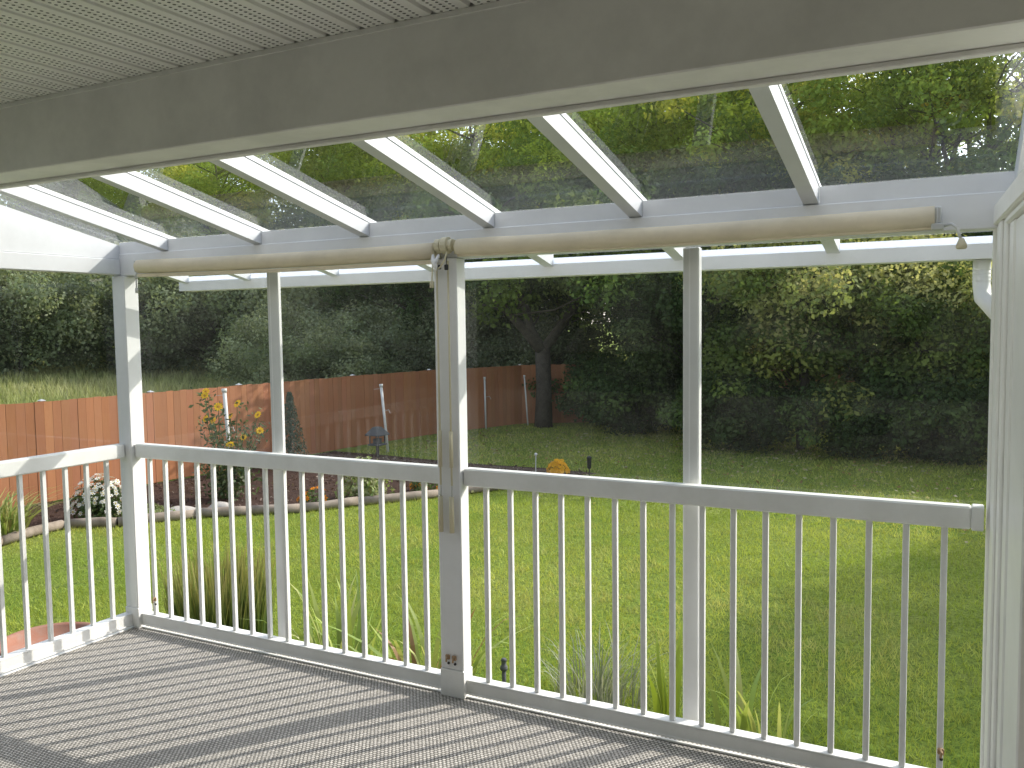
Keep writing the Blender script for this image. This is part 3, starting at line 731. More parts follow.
# ------------------------------------------------------------------ trees and shrubs
def unit(v): return v/(np.linalg.norm(v)+1e-9)
def make_tree(name, seed, H, R, base, ncl, nleaf, lsize, trunk_r, palette, fork=.35, flat=.75, clr=.75, sparse=False, hang=0.0, stems=None, accent=0.0):
    """returns (trunk object, crown object) meshes; trunk with limbs, crown of leaf clumps"""
    r = np.random.default_rng(seed)
    tr = MB()
    # trunk
    pts = [np.array([0, 0, -.1])]; hh = H*.8
    for i in range(1, 7):
        pts.append(np.array([r.normal()*.035*H*i/7, r.normal()*.035*H*i/7, hh*i/6]))
    rad = [trunk_r*(1.25 if i == 0 else 1)*(1-.13*i) for i in range(7)]
    ST = None
    if stems:
        k_, fh = stems
        tr.tube([np.array([0, 0, -.1]), np.array([.03, 0, fh*.5]), np.array([0, .03, fh+.1])], [trunk_r*1.25, trunk_r*1.02, trunk_r], 10)
        ST = []
        for q in range(k_):
            a = 2*math.pi*(q+r.uniform(-.3, .3))/k_; sp = R*r.uniform(.25, .8); top = H*r.uniform(.72, .95)
            P = []
            for i in range(8):
                f = i/7; z_ = fh + (top-fh)*f; o_ = sp*f**.8
                P.append(np.array([math.cos(a)*o_+r.normal()*.10*(f > 0), math.sin(a)*o_+r.normal()*.10*(f > 0), z_]))
            ST.append(np.array(P)); tr.tube(P, [trunk_r*.72*(1-.85*i/7) for i in range(8)], 7)
    elif trunk_r > 0: tr.tube(pts, rad, 9)
    cl = []
    P_ = np.array(pts)
    for i in range(ncl):
        # target inside the crown ellipsoid, biased to the outside
        d = unit(r.normal(size=3)); d[2] = d[2]*.9
        rr = (r.random()**.35)
        c = np.array([d[0]*R*rr, d[1]*R*rr, base+(H-base)*(.5+.5*d[2]*rr)])
        c *= 1
        # wobble the outline
        wv = 1+.22*math.sin(3*math.atan2(d[1], d[0])+seed)+.15*math.sin(5*d[2]+seed*2)
        c[0] *= wv; c[1] *= wv
        cl.append((c, clr*r.uniform(.6, 1.25)))
        if trunk_r > 0 and i % (1 if sparse else 2) == 0:
            if ST is not None:
                allp = np.concatenate(ST); below = allp[allp[:, 2] < c[2]-.2]
                if not len(below): continue
                s = below[np.argmin(((below-c)**2).sum(1))]
                tr.tube([s, (s+c)/2+r.normal(size=3)*.12+[0, 0, .1], c], [trunk_r*.2, trunk_r*.12, trunk_r*.04], 5); continue
            zt = min(max(c[2]-r.uniform(.3, .55)*math.hypot(c[0], c[1])-.3, base*fork+.3), hh)
            s = np.array([np.interp(zt, P_[:, 2], P_[:, 0]), np.interp(zt, P_[:, 2], P_[:, 1]), zt])
            mid = (s+c)/2 + r.normal(size=3)*.12*R*.4 + np.array([0, 0, .1])
            rb = trunk_r*.42*(1-.6*zt/H)
            tr.tube([s, mid, c], [rb, rb*.6, rb*.18], 5)
    C = []; NR = []; CO = []; SZ = []
    per = max(1, nleaf//ncl)
    pal = np.array(palette)
    for c, q in cl:
        n = int(per*(q/clr)**1.5)+2
        d = r.normal(size=(n, 3)); d /= np.linalg.norm(d, axis=1)[:, None]
        rr = q*(r.random(n)**.45)[:, None]
        p = c + d*rr*np.array([1.15, 1.15, flat])
        if hang: p[:, 2] -= hang*np.abs(r.normal(size=n))*q
        C.append(p); nr = d*.7 + r.normal(size=(n, 3))*.55 + np.array([0, 0, .45]); NR.append(nr/np.linalg.norm(nr, axis=1)[:, None])
        k = r.integers(0, len(pal)); base_c = pal[k]*(.6+.4*r.random(n))[:, None] + pal[r.integers(0, len(pal), n)]*.2
        if r.random() < accent: base_c = base_c*.3+np.array([.55, .40, .05])*.7*r.uniform(.7, 1.2, (n, 1))
        CO.append(base_c*r.uniform(.70, 1.25)); SZ.append(lsize*r.uniform(.6, 1.35, n))
    C = np.concatenate(C); NR = np.concatenate(NR); CO = np.concatenate(CO); SZ = np.concatenate(SZ)
    k = C[:, 2] > .05
    global rng
    sv = rng; rng = r
    v, f, c_ = leaf_quads(C[k], SZ[k], SZ[k]*.62, NR[k], CO[k]); rng = sv
    root = thing(name, 'tree', 'tree')
    if trunk_r > 0: tr.build('trunk', BARK, root, True)
    mesh_obj('crown', v, f, LEAF, root, c_)
    return root
GRN = [(0.1302, 0.2046, 0.0558), (0.1674, 0.2294, 0.062), (0.1054, 0.1736, 0.0496), (0.1984, 0.248, 0.0744)]
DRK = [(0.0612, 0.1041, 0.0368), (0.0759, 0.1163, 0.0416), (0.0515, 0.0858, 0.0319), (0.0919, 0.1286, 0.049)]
YEL = [(0.304, 0.4, 0.072), (0.384, 0.448, 0.088), (0.24, 0.336, 0.072), (0.496, 0.48, 0.096)]
OLV = [(.16, .22, .055), (.21, .26, .07), (.12, .18, .05), (.27, .29, .08)]
SAGE = [(0.2632, 0.3038, 0.1822), (0.3341, 0.3645, 0.2329), (0.2025, 0.2531, 0.1519), (0.1519, 0.1924, 0.1013)]
PROTO = {
 'big': lambda: make_tree('broadleaf_tree', 11, 13, 4.6, 2.6, 150, 42000, .20, .26, GRN+YEL[:1], clr=1.0),
 'yellow': lambda: make_tree('broadleaf_tree', 12, 14, 4.4, 3.0, 140, 34000, .19, .24, YEL, clr=.95),
 'open': lambda: make_tree('broadleaf_tree', 13, 15, 4.4, 3.6, 135, 26000, .18, .21, YEL+GRN, clr=.80, sparse=True, stems=(5, 2.0), accent=.05),
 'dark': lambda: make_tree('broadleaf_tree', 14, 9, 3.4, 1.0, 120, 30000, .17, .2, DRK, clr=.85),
 'shrub': lambda: make_tree('leafy_shrub', 15, 4.9, 2.3, .15, 120, 36000, .115, .06, OLV+GRN[:2], clr=.55, accent=.02),
 'sunlit_pale': lambda: make_tree('small_tree', 26, 5.6, 2.1, 1.9, 75, 22000, .12, .09, [(.50, .50, .20), (.58, .56, .25), (.38, .41, .15), (.26, .32, .11)], clr=.62, stems=(3, 1.2), accent=.03),  # pale palette paints sunlight on the canopy into the leaf colour
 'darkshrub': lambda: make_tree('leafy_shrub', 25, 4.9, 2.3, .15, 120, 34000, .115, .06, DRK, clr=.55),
 'bush': lambda: make_tree('leafy_shrub', 16, 5.0, 3.0, .1, 130, 30000, .15, .06, SAGE, clr=.70, hang=.3),
 'low': lambda: make_tree('leafy_shrub', 17, 2.0, 1.5, .05, 60, 13000, .11, .03, DRK+GRN[:1], clr=.45),
 'shade': lambda: make_tree('broadleaf_tree', 18, 7.4, 3.9, 2.9, 130, 30000, .15, .22, DRK+GRN, clr=.75, stems=(3, 2.2)),
}
made = {}
def plant(kind, x, y, label, sc=1.0, rot=0.0, sz=None, cat='tree', group=None, name=None):
    if kind not in made:
        o = PROTO[kind](); made[kind] = o
    else:
        o = copy_tree(made[kind])
        if 'group' in o: del o['group']
    o.location = (x, y, float(gh(np.array(x), np.array(y)))-.02); o.rotation_euler = (0, 0, rot); o.scale = (sc, sc, sz or sc)
    tag(o, label, cat, group); return o
T = 'trees standing beyond the fence'
# the shade tree by the back fence
plant('shade', -6.75, 19.45, 'dark spreading tree with a forked trunk standing by the back fence corner', 1.0, .4, cat='tree')
# shrubs at the far edge of the lawn, right
SH = 'shrubs along the far edge of the lawn'
for kx, x, y, s, rt_, lb in (('shrub', .6, 18.4, 1.12, .3, 'tall shrub with sunlit golden top on the far lawn edge, near the slim right post'),
                         ('shrub', 3.4, 18.0, 1.0, 2.2, 'green shrub with yellowing leaves at the far right edge of the lawn'),
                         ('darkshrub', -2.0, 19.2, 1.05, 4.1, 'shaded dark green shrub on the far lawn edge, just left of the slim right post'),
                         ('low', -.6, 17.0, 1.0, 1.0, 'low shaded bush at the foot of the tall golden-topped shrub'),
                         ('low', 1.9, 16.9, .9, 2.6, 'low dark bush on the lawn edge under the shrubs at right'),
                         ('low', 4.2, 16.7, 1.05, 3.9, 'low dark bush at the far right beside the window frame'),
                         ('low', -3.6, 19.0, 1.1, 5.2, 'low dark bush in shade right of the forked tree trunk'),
                         ('low', 3.1, 17.4, 1.05, .9, 'low dark bush between the two low bushes at the far right of the lawn'),
                         ('low', -5.3, 20.9, 1.15, .5, 'dark bush added for the shade over the back fence just right of the forked trunk'),  # added bush, its dark leaves stand for deep shade on the fence
                         ('low', -4.5, 19.9, 1.1, 3.1, 'dark bush added for the shade between the forked trunk and the shaded shrub'),  # also added to darken the shaded fence stretch
                         ('shrub', 6.3, 19.0, 1.0, 5.0, 'green shrub at the far right end of the lawn, hidden by the window frame')):
    plant(kx, x, y, lb, s, rt_, cat='shrub', group=SH)
# trees behind
spec = [
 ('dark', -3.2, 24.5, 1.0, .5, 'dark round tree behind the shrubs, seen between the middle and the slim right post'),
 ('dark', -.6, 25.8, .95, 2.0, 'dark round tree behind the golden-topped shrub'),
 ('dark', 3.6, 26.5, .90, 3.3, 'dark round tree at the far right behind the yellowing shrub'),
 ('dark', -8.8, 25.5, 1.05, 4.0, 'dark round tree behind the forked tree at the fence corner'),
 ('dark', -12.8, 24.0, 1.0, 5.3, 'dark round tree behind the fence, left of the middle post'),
 ('open', 2.2, 31.0, .98, .2, 'tall airy tree with bare trunks, rightmost seen through the glass roof but one'),
 ('open', 4.9, 30.0, 1.0, 2.4, 'tall airy tree with bare trunks, rightmost seen through the glass roof'),
 ('open', .0, 34.5, 1.05, 4.4, 'tall airy tree standing behind the bare-trunked pair at right'),
 ('yellow', -2.0, 29.0, .98, 1.2, 'tall yellow-green tree seen through the glass above the slim right post'),
 ('big', -6.0, 30.0, 1.0, 0.0, 'tall green tree seen through the glass right of the middle post'),
 ('yellow', -9.5, 36.0, 1.12, 3.0, 'tall yellow-green tree seen through the glass above the middle post'),
 ('big', -14.5, 40.0, 1.18, 2.0, 'tall green tree seen through the glass left of the middle post'),
 ('yellow', -23.5, 44.0, 1.28, 4.6, 'tall yellow-green tree seen through the glass above the slim left post'),
 ('big', -33.5, 44.0, 1.3, 4.4, 'tall green tree seen through the glass above the left blind'),
 ('yellow', -42.0, 41.0, 1.15, 5.2, 'yellowish tree with small sky gaps seen through the glass near the left gable'),
 ('big', -51.0, 38.0, 1.2, 1.1, 'tall green tree at the far left behind the meadow bank'),
 ('big', -56.0, 25.0, 1.15, 3.7, 'tall green tree at the left edge behind the meadow bank'),
 ('dark', -5.6, 26.3, 1.0, 2.4, 'dark round tree filling the gap right of the forked trunk'),
 ('big', -48.0, 46.0, 1.25, .2, 'distant green tree behind the yellowish tree near the left gable'),
 ('big', -60.0, 43.0, 1.3, 2.2, 'distant green tree at the far left above the gable panel'),
 ('big', -19.0, 47.0, 1.3, .7, 'distant green tree filling the gap above the slim left post'),
 ('yellow', -29.0, 49.0, 1.35, 1.9, 'distant yellow-green tree filling the gap above the left blind'),
 ('big', -6.5, 40.0, 1.2, 2.9, 'distant green tree directly above the middle post'),
 ('big', -40.0, 52.0, 1.4, 5.0, 'farthest green tree, in the gap left of the slim left post'),
]
for kind, x, y, s, rt_, lb in spec: plant(kind, x, y, lb, s, rt_, cat='tree', group=T)
# sage bushes behind the meadow bank on the left
bs = [(-17.0, 25.5, 1.0), (-20.5, 24.5, 1.05), (-24.0, 24.0, 1.1), (-27.0, 21.5, 1.05), (-29.5, 18.5, 1.1), (-31.0, 15.0, 1.05), (-33.5, 22.5, 1.3), (-24.0, 28.0, 1.35), (-14.5, 27.5, 1.2), (-28.5, 25.5, 1.35), (-13.2, 17.2, .62), (-13.4, 20.2, .75), (-11.6, 22.6, .8), (-15.8, 18.6, .7), (-8.6, 23.2, .7)]
bl = ['grey-green bush behind the fence, right of the slim left post', 'grey-green bush behind the fence, just left of the slim left post', 'grey-green bush behind the meadow bank, between corner post and slim left post',
      'grey-green bush behind the meadow bank, just right of the corner post', 'grey-green bush behind the meadow bank, just left of the corner post', 'grey-green bush behind the meadow bank at the left edge of the view',
      'taller bush in the second row behind the left side of the meadow bank', 'taller bush in the second row left of the slim left post', 'taller bush in the second row right of the slim left post', 'taller bush in the second row right of the corner post',
      'low bush close behind the fence, right above the bird feeder', 'low bush close behind the fence, just left of the middle post', 'low bush close behind the fence bend, hidden by the middle post', 'low bush close behind the fence, just right of the slim left post', 'low bush behind the back fence corner, left of the forked tree']
for i, ((x, y, s), lb) in enumerate(zip(bs, bl)):
    plant('bush', x, y, lb, s, i*1.7, cat='bush', group='bushes behind the meadow bank')
plant('sunlit_pale', .75, 17.6, 'small tree with sunlight painted in as pale yellow-green leaves, leaning over the far edge of the lawn', 1.0, .6, cat='tree')
plant('sunlit_pale', 2.9, 18.6, 'second small tree with sunlight painted in as pale yellow-green leaves, nearer the window frame', .92, 2.9, cat='tree')
for (x, y, q) in ((14.5, 5.0, .9), (15.0, 9.0, 1.0), (14.2, 12.5, .95), (11.0, 20.5, 1.0), (15.5, 1.0, 1.0)):  # unseen shrubs added so the left pane reflects dark green
    plant('shrub', x, y, 'unseen green shrub added at right for the panes to reflect, beyond the window frame', q, x+y, cat='shrub', group='unseen shrubs added for the pane reflections')
# tree standing out of view to the right whose shadow falls on the lawn
plant('big', 12.6, 16.0, 'tall green tree right of the lawn casting its shadow on the grass', .80, 1.0, cat='tree')

# ------------------------------------------------------------------ garden plants
def arching(n, h, spread, wid, cols, lean=.5, seed=0, seg=5, tipcol=None):
    """a clump of strap leaves, each a curved tapering strip"""
    r = np.random.default_rng(seed); V = []; Fc = []; CC = []; k = 0
    cols = np.array(cols)
    for i in range(n):
        a = r.uniform(0, 2*np.pi); rr = spread*math.sqrt(r.random()); bx, by = rr*math.cos(a), rr*math.sin(a)
        la = a + r.normal()*.7; hh = h*r.uniform(.6, 1.1); ln = hh*lean*r.uniform(.15, 1.1); w_ = wid*r.uniform(.7, 1.2); fa = la+math.pi/2+r.normal()*.5
        cl = cols[r.integers(0, len(cols))]*r.uniform(.75, 1.2)
        for s in range(seg+1):
            t = s/seg; q = t**2
            x = bx+math.cos(la)*ln*q; y = by+math.sin(la)*ln*q; z = hh*(t - .45*lean*q*t*r.uniform(.8, 1.2)*.7)
            ww = w_*(1-t**2.2)*.5+.0006
            V += [(x-math.cos(fa)*ww, y-math.sin(fa)*ww, z), (x+math.cos(fa)*ww, y+math.sin(fa)*ww, z)]
            cx = cl if tipcol is None else cl*(1-t**4)+np.array(tipcol)*t**4
            CC += [cx*(.55+.45*t)]*2
            if s: Fc.append((k+2*s-2, k+2*s-1, k+2*s+1, k+2*s))
        k += 2*(seg+1)
    return np.array(V), Fc, np.array(CC)
def strap_plant(name, label, cat, x, y, n, h, spread, wid, cols, lean, seed, tipcol=None, group=None, z=GZ):
    t = thing(name, label, cat, (x, y, z), group)
    v, f, c = arching(n, h, spread, wid, cols, lean, seed, tipcol=tipcol)
    mesh_obj('leaves', v, f, PLANT, t, c); return t
IRIS = [(.44, .54, .15), (.52, .60, .18), (.34, .46, .13), (.60, .62, .24)]
strap_plant('ornamental_grass', 'tall clump of ornamental grass with golden tips beside the deck', 'grass clump', -1.75, 2.25, 1100, 1.02, .42, .015, [(.13, .22, .05), (.19, .27, .07), (.09, .16, .04)], .16, 21, tipcol=(.42, .35, .14))
strap_plant('iris_clump', 'clump of iris leaves behind the railing left of the middle post, widest of the three', 'iris', -.45, 2.35, 38, .95, .36, .055, IRIS, .6, 22, group='iris clumps below the deck')
strap_plant('iris_clump', 'clump of iris leaves just left of the middle post, with one browned leaf', 'iris', .30, 2.45, 34, .90, .36, .052, IRIS+[(.36, .22, .10)], .8, 28, group='iris clumps below the deck')
strap_plant('iris_clump', 'bright yellow-green upright iris leaves just left of the slim right post', 'iris', 2.22, 2.68, 10, .86, .12, .055, [(.36, .45, .07), (.42, .48, .10)], .28, 23, group='iris clumps below the deck')
strap_plant('iris_clump', 'loose iris leaves right of the slim right post', 'iris', 2.85, 2.72, 17, .74, .30, .045, IRIS, .6, 24, group='iris clumps below the deck')
strap_plant('day_lily', 'large yellow-green day lily clump at the left edge of the flower bed', 'day lily', -8.2, 4.2, 260, .85, .40, .035, [(.36, .44, .11), (.46, .50, .16), (.26, .36, .09), (.50, .46, .20)], .95, 25)
def leafy(n, rx, rz, ls, cols, seed, z0=0.0, dome=True):
    r = np.random.default_rng(seed); d = r.normal(size=(n, 3)); d /= np.linalg.norm(d, axis=1)[:, None]; d[:, 2] = np.abs(d[:, 2]) if dome else d[:, 2]
    rr = (r.random(n)**.4)[:, None]
    p = d*rr*np.array([rx, rx, rz]); p[:, 2] += z0
    p[:, :2] *= (1+.18*np.sin(4*np.arctan2(d[:, 1], d[:, 0])+seed))[:, None]
    nr = d+r.normal(size=(n, 3))*.6; nr /= np.linalg.norm(nr, axis=1)[:, None]
    cc = np.array(cols)[r.integers(0, len(cols), n)]*r.uniform(.65, 1.2, (n, 1))
    global rng
    sv = rng; rng = r; o = leaf_quads(p, ls*r.uniform(.6, 1.3, n), ls*.55*r.uniform(.7, 1.2, n), nr, cc); rng = sv
    return o
def add_flower(b, c, r_, petals, col, ccol, nrm):
    nrm = unit(np.array(nrm, float)); a = unit(np.cross(nrm, [.3, .9, .2])); w_ = np.cross(nrm, a); c = np.array(c, float)
    for k in range(petals):
        t0 = 2*math.pi*k/petals; d = a*math.cos(t0)+w_*math.sin(t0); s = -a*math.sin(t0)+w_*math.cos(t0)
        b.add([c+d*r_*.15, c+d*r_*.65+s*r_*.22+nrm*r_*.1, c+d*r_+nrm*r_*.02, c+d*r_*.65-s*r_*.22+nrm*r_*.1], [(0,1,2,3)], col)
    v = [c+nrm*r_*.18]+[c+(a*math.cos(q)+w_*math.sin(q))*r_*.26+nrm*r_*.08 for q in np.linspace(0, 2*math.pi, 7)[:-1]]
    b.add(v, [(0, i, i % 6+1) for i in range(1, 7)], ccol)
def flower_plant(name, label, cat, x, y, rx, rz, nleaf, ls, leafcols, nfl, fr_, fcol, ccol, seed, group=None, pet=7, single=False, z0=.05):
    t = thing(name, label, cat, (x, y, GZ), group)
    v, f, c = leafy(nleaf, rx, rz, ls, leafcols, seed, z0); mesh_obj('foliage', v, f, PLANT, t, c)
    r = np.random.default_rng(seed+100)
    b = MB()
    for i in range(nfl):
        a = r.uniform(0, 2*math.pi); e = math.asin(r.uniform(.15, 1)); d = np.array([math.cos(a)*math.cos(e), math.sin(a)*math.cos(e), math.sin(e)])
        p = d*np.array([rx, rx, rz])*r.uniform(.92, 1.12)+[0, 0, z0]
        q = b if not single else MB()
        add_flower(q, p, fr_*r.uniform(.75, 1.2), pet, tuple(np.array(fcol)*r.uniform(.85, 1.1)), ccol, d+r.normal(size=3)*.3+[0, -.2, .2])
        if single: q.build('flower', PETAL, t)
    if not single: b.build('blossoms', PETAL, t)
    return t
LG = [(.10, .18, .04), (.14, .22, .05), (.07, .13, .03)]
flower_plant('daisy_bush', 'rounded bush of white daisies in front of the fence, left of the corner post', 'daisies', -8.0, 5.75, .42, .62, 1500, .07, [(.05, .09, .025), (.07, .11, .03)], 170, .045, (.82, .82, .76), (.65, .5, .12), 31)
flower_plant('marigold', 'small orange marigold plant behind the log edging, leftmost orange one', 'marigold', -5.55, 7.95, .26, .24, 260, .05, LG, 16, .06, (.80, .28, .02), (.6, .2, .02), 32, 'bedding flowers along the log edging', single=True)
flower_plant('marigold', 'orange marigold plant against the left side of the middle post', 'marigold', -4.45, 9.75, .34, .36, 300, .05, LG, 26, .07, (.82, .30, .02), (.6, .2, .02), 33, 'bedding flowers along the log edging', single=True)
flower_plant('geranium', 'red flowering plant just right of the middle post', 'geranium', -3.75, 10.35, .30, .32, 300, .05, LG, 16, .07, (.62, .03, .05), (.5, .05, .05), 34, 'bedding flowers along the log edging', single=True)
flower_plant('marigold', 'pale orange bedding plant between the red flowers and the end of the edging', 'marigold', -3.35, 11.0, .22, .20, 260, .05, LG, 9, .05, (.75, .36, .12), (.6, .2, .02), 35, 'bedding flowers along the log edging', single=True)
flower_plant('chrysanthemum', 'round golden yellow chrysanthemum mound at the tip of the flower bed', 'chrysanthemum', -2.92, 12.05, .20, .27, 300, .05, [(.14, .18, .03)], 140, .055, (.85, .47, .02), (.75, .40, .02), 36, pet=9)
def shrub_small(name, label, cat, x, y, rx, rz, n, ls, cols, seed, z0=.05, dome=True):
    t = thing(name, label, cat, (x, y, GZ))
    v, f, c = leafy(n, rx, rz, ls, cols, seed, z0, dome); mesh_obj('foliage', v, f, PLANT, t, c)
    b = MB(); r = np.random.default_rng(seed)
    for k in range(7): b.tube([(0, 0, 0), (r.normal()*rx*.4, r.normal()*rx*.4, rz*.7)], [.012, .004], 5)
    b.build('stem', TWIG, t); return t
shrub_small('variegated_shrub', 'pale variegated shrub in the flower bed left of the middle post', 'shrub', -5.1, 8.75, .48, .70, 1300, .085, [(.34, .38, .16), (.24, .32, .10), (.42, .43, .24)], 41)
shrub_small('lavender_plant', 'low grey-green feathery plant beside the middle post marigolds', 'plant', -4.45, 9.45, .14, .48, 320, .06, [(.16, .22, .09), (.20, .26, .11)], 42)
shrub_small('ground_cover_plant', 'flat light green creeping plant among the pale stones', 'plant', -7.45, 6.05, .55, .16, 900, .05, [(.20, .26, .10), (.28, .32, .14)], 43)
strap_plant('lavender_plant', 'wispy grey lavender tuft on the lawn right of the middle post', 'lavender', 1.55, 2.95, 190, .55, .36, .009, [(.42, .44, .38), (.52, .52, .48), (.30, .34, .24)], .7, 44)
# conical dwarf spruce
t = thing('dwarf_spruce', 'small grey-green conical evergreen against the fence by the slim left post', 'conifer', (-8.75, 11.0, GZ))
r = np.random.default_rng(51); n = 2600; zz = r.random(n)**1.3*1.55; rad = (.42*(1-zz/1.6)+.03)*(r.random(n)**.4); aa = r.uniform(0, 2*np.pi, n)
p = np.stack([rad*np.cos(aa), rad*np.sin(aa), zz+.05], 1); nr = np.stack([np.cos(aa), np.sin(aa), np.full(n, .5)], 1)+r.normal(size=(n, 3))*.4; nr /= np.linalg.norm(nr, axis=1)[:, None]
cc = np.array([(.085, .12, .085), (.11, .145, .10), (.065, .10, .065)])[r.integers(0, 3, n)]*r.uniform(.7, 1.2, (n, 1))
v, f, c = leaf_quads(p, r.uniform(.05, .1, n), .025, nr, cc); mesh_obj('foliage', v, f, PLANT, t, c)
MB().tube([(0, 0, 0), (0, 0, 1.4)], [.03, .008], 7).build('trunk', BARK, t)
# tall yellow coneflower (rudbeckia-like) plant
t = thing('yellow_daisy_plant', 'tall bushy plant with yellow daisy flowers in front of the fence', 'flowering plant', (-7.35, 7.75, GZ))
r = np.random.default_rng(61); st = MB(); lv = []
HEADS = []
tops = [(-.55, .15, 1.86), (-.42, .0, 1.80), (-.05, -.05, 1.62), (-.52, .1, 1.38), (-.3, .05, 1.36), (.08, .1, 1.45), (.42, .05, 1.10), (.62, .2, 1.48), (.75, .1, 1.22), (.25, -.1, .98), (-.62, .0, .65), (.15, .2, 1.66)]
for tx, ty, tz in tops:
    p0 = np.array([tx*.2, ty*.3, 0]); p1 = np.array([tx*.55, ty, tz*.55]); p2 = np.array([tx, ty, tz])
    st.tube([p0, p1, p2], [.012, .009, .005], 5)
    n = int(tz*60); q = r.random(n); base = np.where(q[:, None] < .5, p0+(p1-p0)*(q*2)[:, None], p1+(p2-p1)*((q-.5)*2)[:, None])
    lv.append(base+r.normal(size=(n, 3))*np.array([.11, .11, .06]))
lv.append(r.normal(size=(520, 3))*np.array([.26, .26, .28])+[.15, 0, .55])
P_ = np.concatenate(lv); n = len(P_); nr = r.normal(size=(n, 3))+[0, 0, .6]; nr /= np.linalg.norm(nr, axis=1)[:, None]
cc = np.array([(.07, .105, .045), (.09, .13, .05), (.05, .08, .035), (.13, .17, .07)])[r.integers(0, 4, n)]*r.uniform(.7, 1.2, (n, 1))
v, f, c = leaf_quads(P_, r.uniform(.06, .13, n), r.uniform(.03, .06, n), nr, cc); mesh_obj('foliage', v, f, PLANT, t, c)
st.build('stem', TWIG, t)
for tx, ty, tz in tops:
    b = MB(); add_flower(b, (tx, ty, tz+.01), r.uniform(.06, .088), 10, (.86, .52, .02), (.45, .22, .02), (r.normal()*.4+.3, -.8+r.normal()*.3, .5)); b.build('flower', PETAL, t)
# rocks
for x, y, sx, sy, sz, lab in ((-7.0, 6.5, .36, .26, .085, 'larger pale flat stone in the flower bed'), (-6.75, 7.05, .22, .16, .085, 'smaller pale round stone in the flower bed')):
    b = MB(); r = np.random.default_rng(int(sx*100)); V = []; Fc = []; ns, nr_ = 14, 8
    for i in range(nr_+1):
        ph = math.pi*i/nr_
        for k in range(ns):
            th = 2*math.pi*k/ns; q = 1+.14*math.sin(2*th+ph*3)+.10*math.sin(3*th+ph)+r.normal()*.04
            V.append((sx*math.sin(ph)*math.cos(th)*q, sy*math.sin(ph)*math.sin(th)*q, sz*math.cos(ph)))
    for i in range(nr_):
        for k in range(ns): Fc.append((i*ns+k, (i+1)*ns+k, (i+1)*ns+(k+1) % ns, i*ns+(k+1) % ns))
    b.add(V, Fc); o = b.build('garden_stone', ROCK, None, True); o.location = (x, y, GZ+sz*.6); tag(o, lab, 'stone', 'pale stones in the flower bed')
# white poles
def pole(x, y, h, lx, ly, label, r_=.03, cap=True):
    t = thing('garden_pole', label, 'pole', (x, y, GZ), 'white poles in the garden')
    MB().tube([(0, 0, 0), (lx, ly, h)], r_, 10).build('pipe', PVC, t, True)
    d = unit(np.array([lx, ly, h]))
    MB().tube([np.array([lx, ly, h])-d*.05, np.array([lx, ly, h])+d*.02], r_*1.35, 10).build('pipe_cap', PVC, t, True)
    if cap:
        b = MB(); q = d*h*.62; b.tube([q, q+[.16, -.02, .03], q+[.20, -.02, -.05]], .006, 5); b.tube([d*h*.95, d*h*.95+[-.22, 0, -.02]], .004, 5); b.build('wire_hook', GREYM, t)
pole(-7.9, 8.45, 1.86, -.12, 0, 'leaning white pipe pole among the yellow daisies', .036)
pole(-8.0, 13.5, 1.60, -.16, .0, 'leaning white pipe pole beside the bird feeder', .032)
pole(-8.05, 18.35, 1.48, -.02, 0, 'thin white pole in front of the shaded fence, right of the middle post', .026)
pole(-7.25, 19.45, 1.48, -.10, 0, 'thin white pole at the shaded back corner of the fence', .022, False)
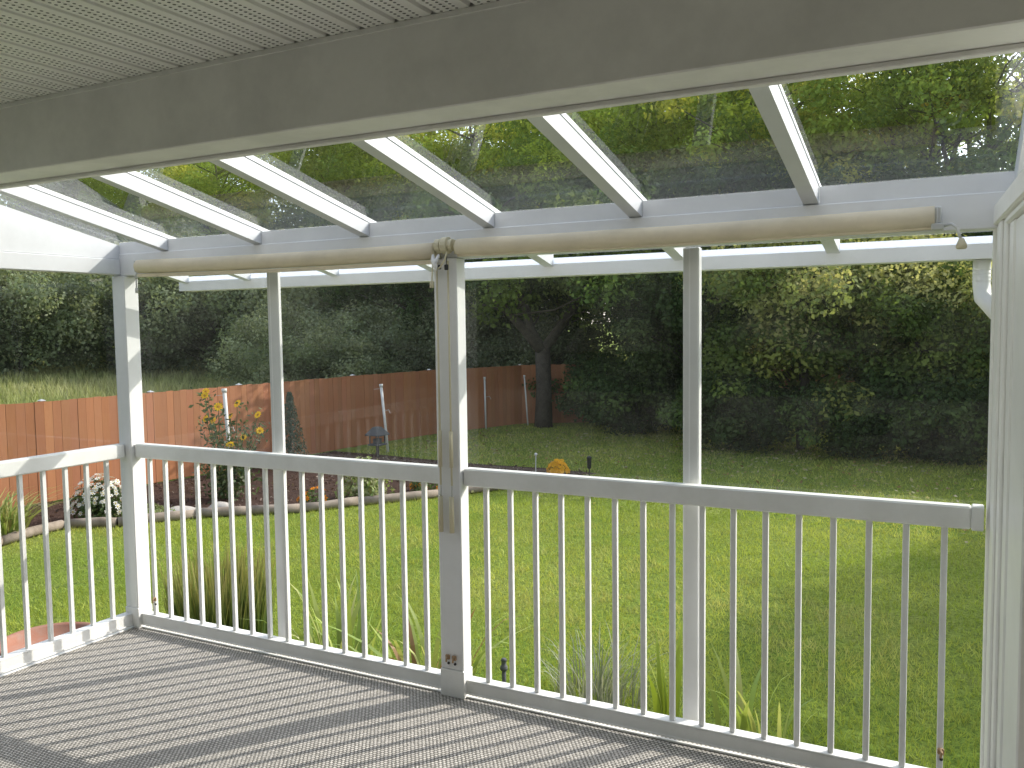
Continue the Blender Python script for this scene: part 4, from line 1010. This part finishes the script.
# bird feeder
t = thing('bird_feeder', 'slate grey lantern-shaped bird feeder on a short post in the flower bed', 'bird feeder', (-7.75, 12.75, GZ-.06)); t.scale = (.8, .8, .95)
MB().box(-.035, .035, -.035, .035, 0, .36, bev=.004).build('post', DARKM, t)
MB().box(-.20, .20, -.20, .20, .361, .395, bev=.006).build('tray', SLATE, t)
b = MB()
for sx in (-.15, .15):
    for sy in (-.15, .15): b.box(sx-.014, sx+.014, sy-.014, sy+.014, .396, .60)
b.build('upright', SLATE, t)
MB().box(-.09, .09, -.09, .09, .396, .52, bev=.004).build('seed_hopper', SLATE, t)
MB().add([(-.25, -.25, .60), (.25, -.25, .60), (.25, .25, .60), (-.25, .25, .60), (-.25, -.25, .625), (.25, -.25, .625), (.25, .25, .625), (-.25, .25, .625), (-.09, -.09, .80), (.09, -.09, .80), (.09, .09, .80), (-.09, .09, .80)],
  [(3,2,1,0), (0,1,5,4), (1,2,6,5), (2,3,7,6), (3,0,4,7), (4,5,9,8), (5,6,10,9), (6,7,11,10), (7,4,8,11), (8,9,10,11)]).build('hip_roof', SLATE, t)
# solar light and stake at the tip of the bed
t = thing('solar_light', 'small black solar path light at the tip of the flower bed', 'garden light', (-2.42, 12.45, GZ))
MB().tube([(0, 0, 0), (0, 0, .14)], .012, 8).build('stake', DARKM, t)
MB().lathe([(.03, .14), (.04, .16), (.045, .34), (.05, .35), (.05, .37), (.02, .385)], 0, 0, 14).build('lamp_head', DARKM, t, True)
t = thing('garden_stake', 'thin white marker stake left of the golden mound', 'stake', (-3.45, 12.15, GZ))
MB().tube([(0, 0, 0), (.01, 0, .38)], .010, 6).build('rod', PVC, t)
MB().lathe([(.012, .375), (.03, .39), (.03, .42), (.01, .435)], .01, 0, 10).build('knob', PVC, t, True)
# terracotta pot
t = thing('terracotta_pot', 'wide round terracotta pot on the lawn beside the left railing', 'pot', (-2.95, 1.42, GZ))
MB().lathe([(.20, 0), (.26, .02), (.38, .24), (.42, .26), (.43, .31), (.40, .32), (.375, .30), (.35, .245)], 0, 0, 40).build('bowl', TERRA, t, True)
MB().lathe([(.35, .215), (.30, .235), (.001, .25)], 0, 0, 24).build('soil', SOIL, t, True)
# sprinkler
t = thing('sprinkler_riser', 'grey sprinkler riser standing in the lawn right of the middle post', 'sprinkler', (.82, 2.78, GZ))
MB().tube([(0, 0, 0), (0, 0, .19)], .017, 10).build('riser', SLATE, t, True)
MB().lathe([(.018, .19), (.03, .195), (.03, .225), (.02, .23), (.02, .27), (.026, .275), (.018, .29)], 0, 0, 12).build('nozzle', SLATE, t, True)
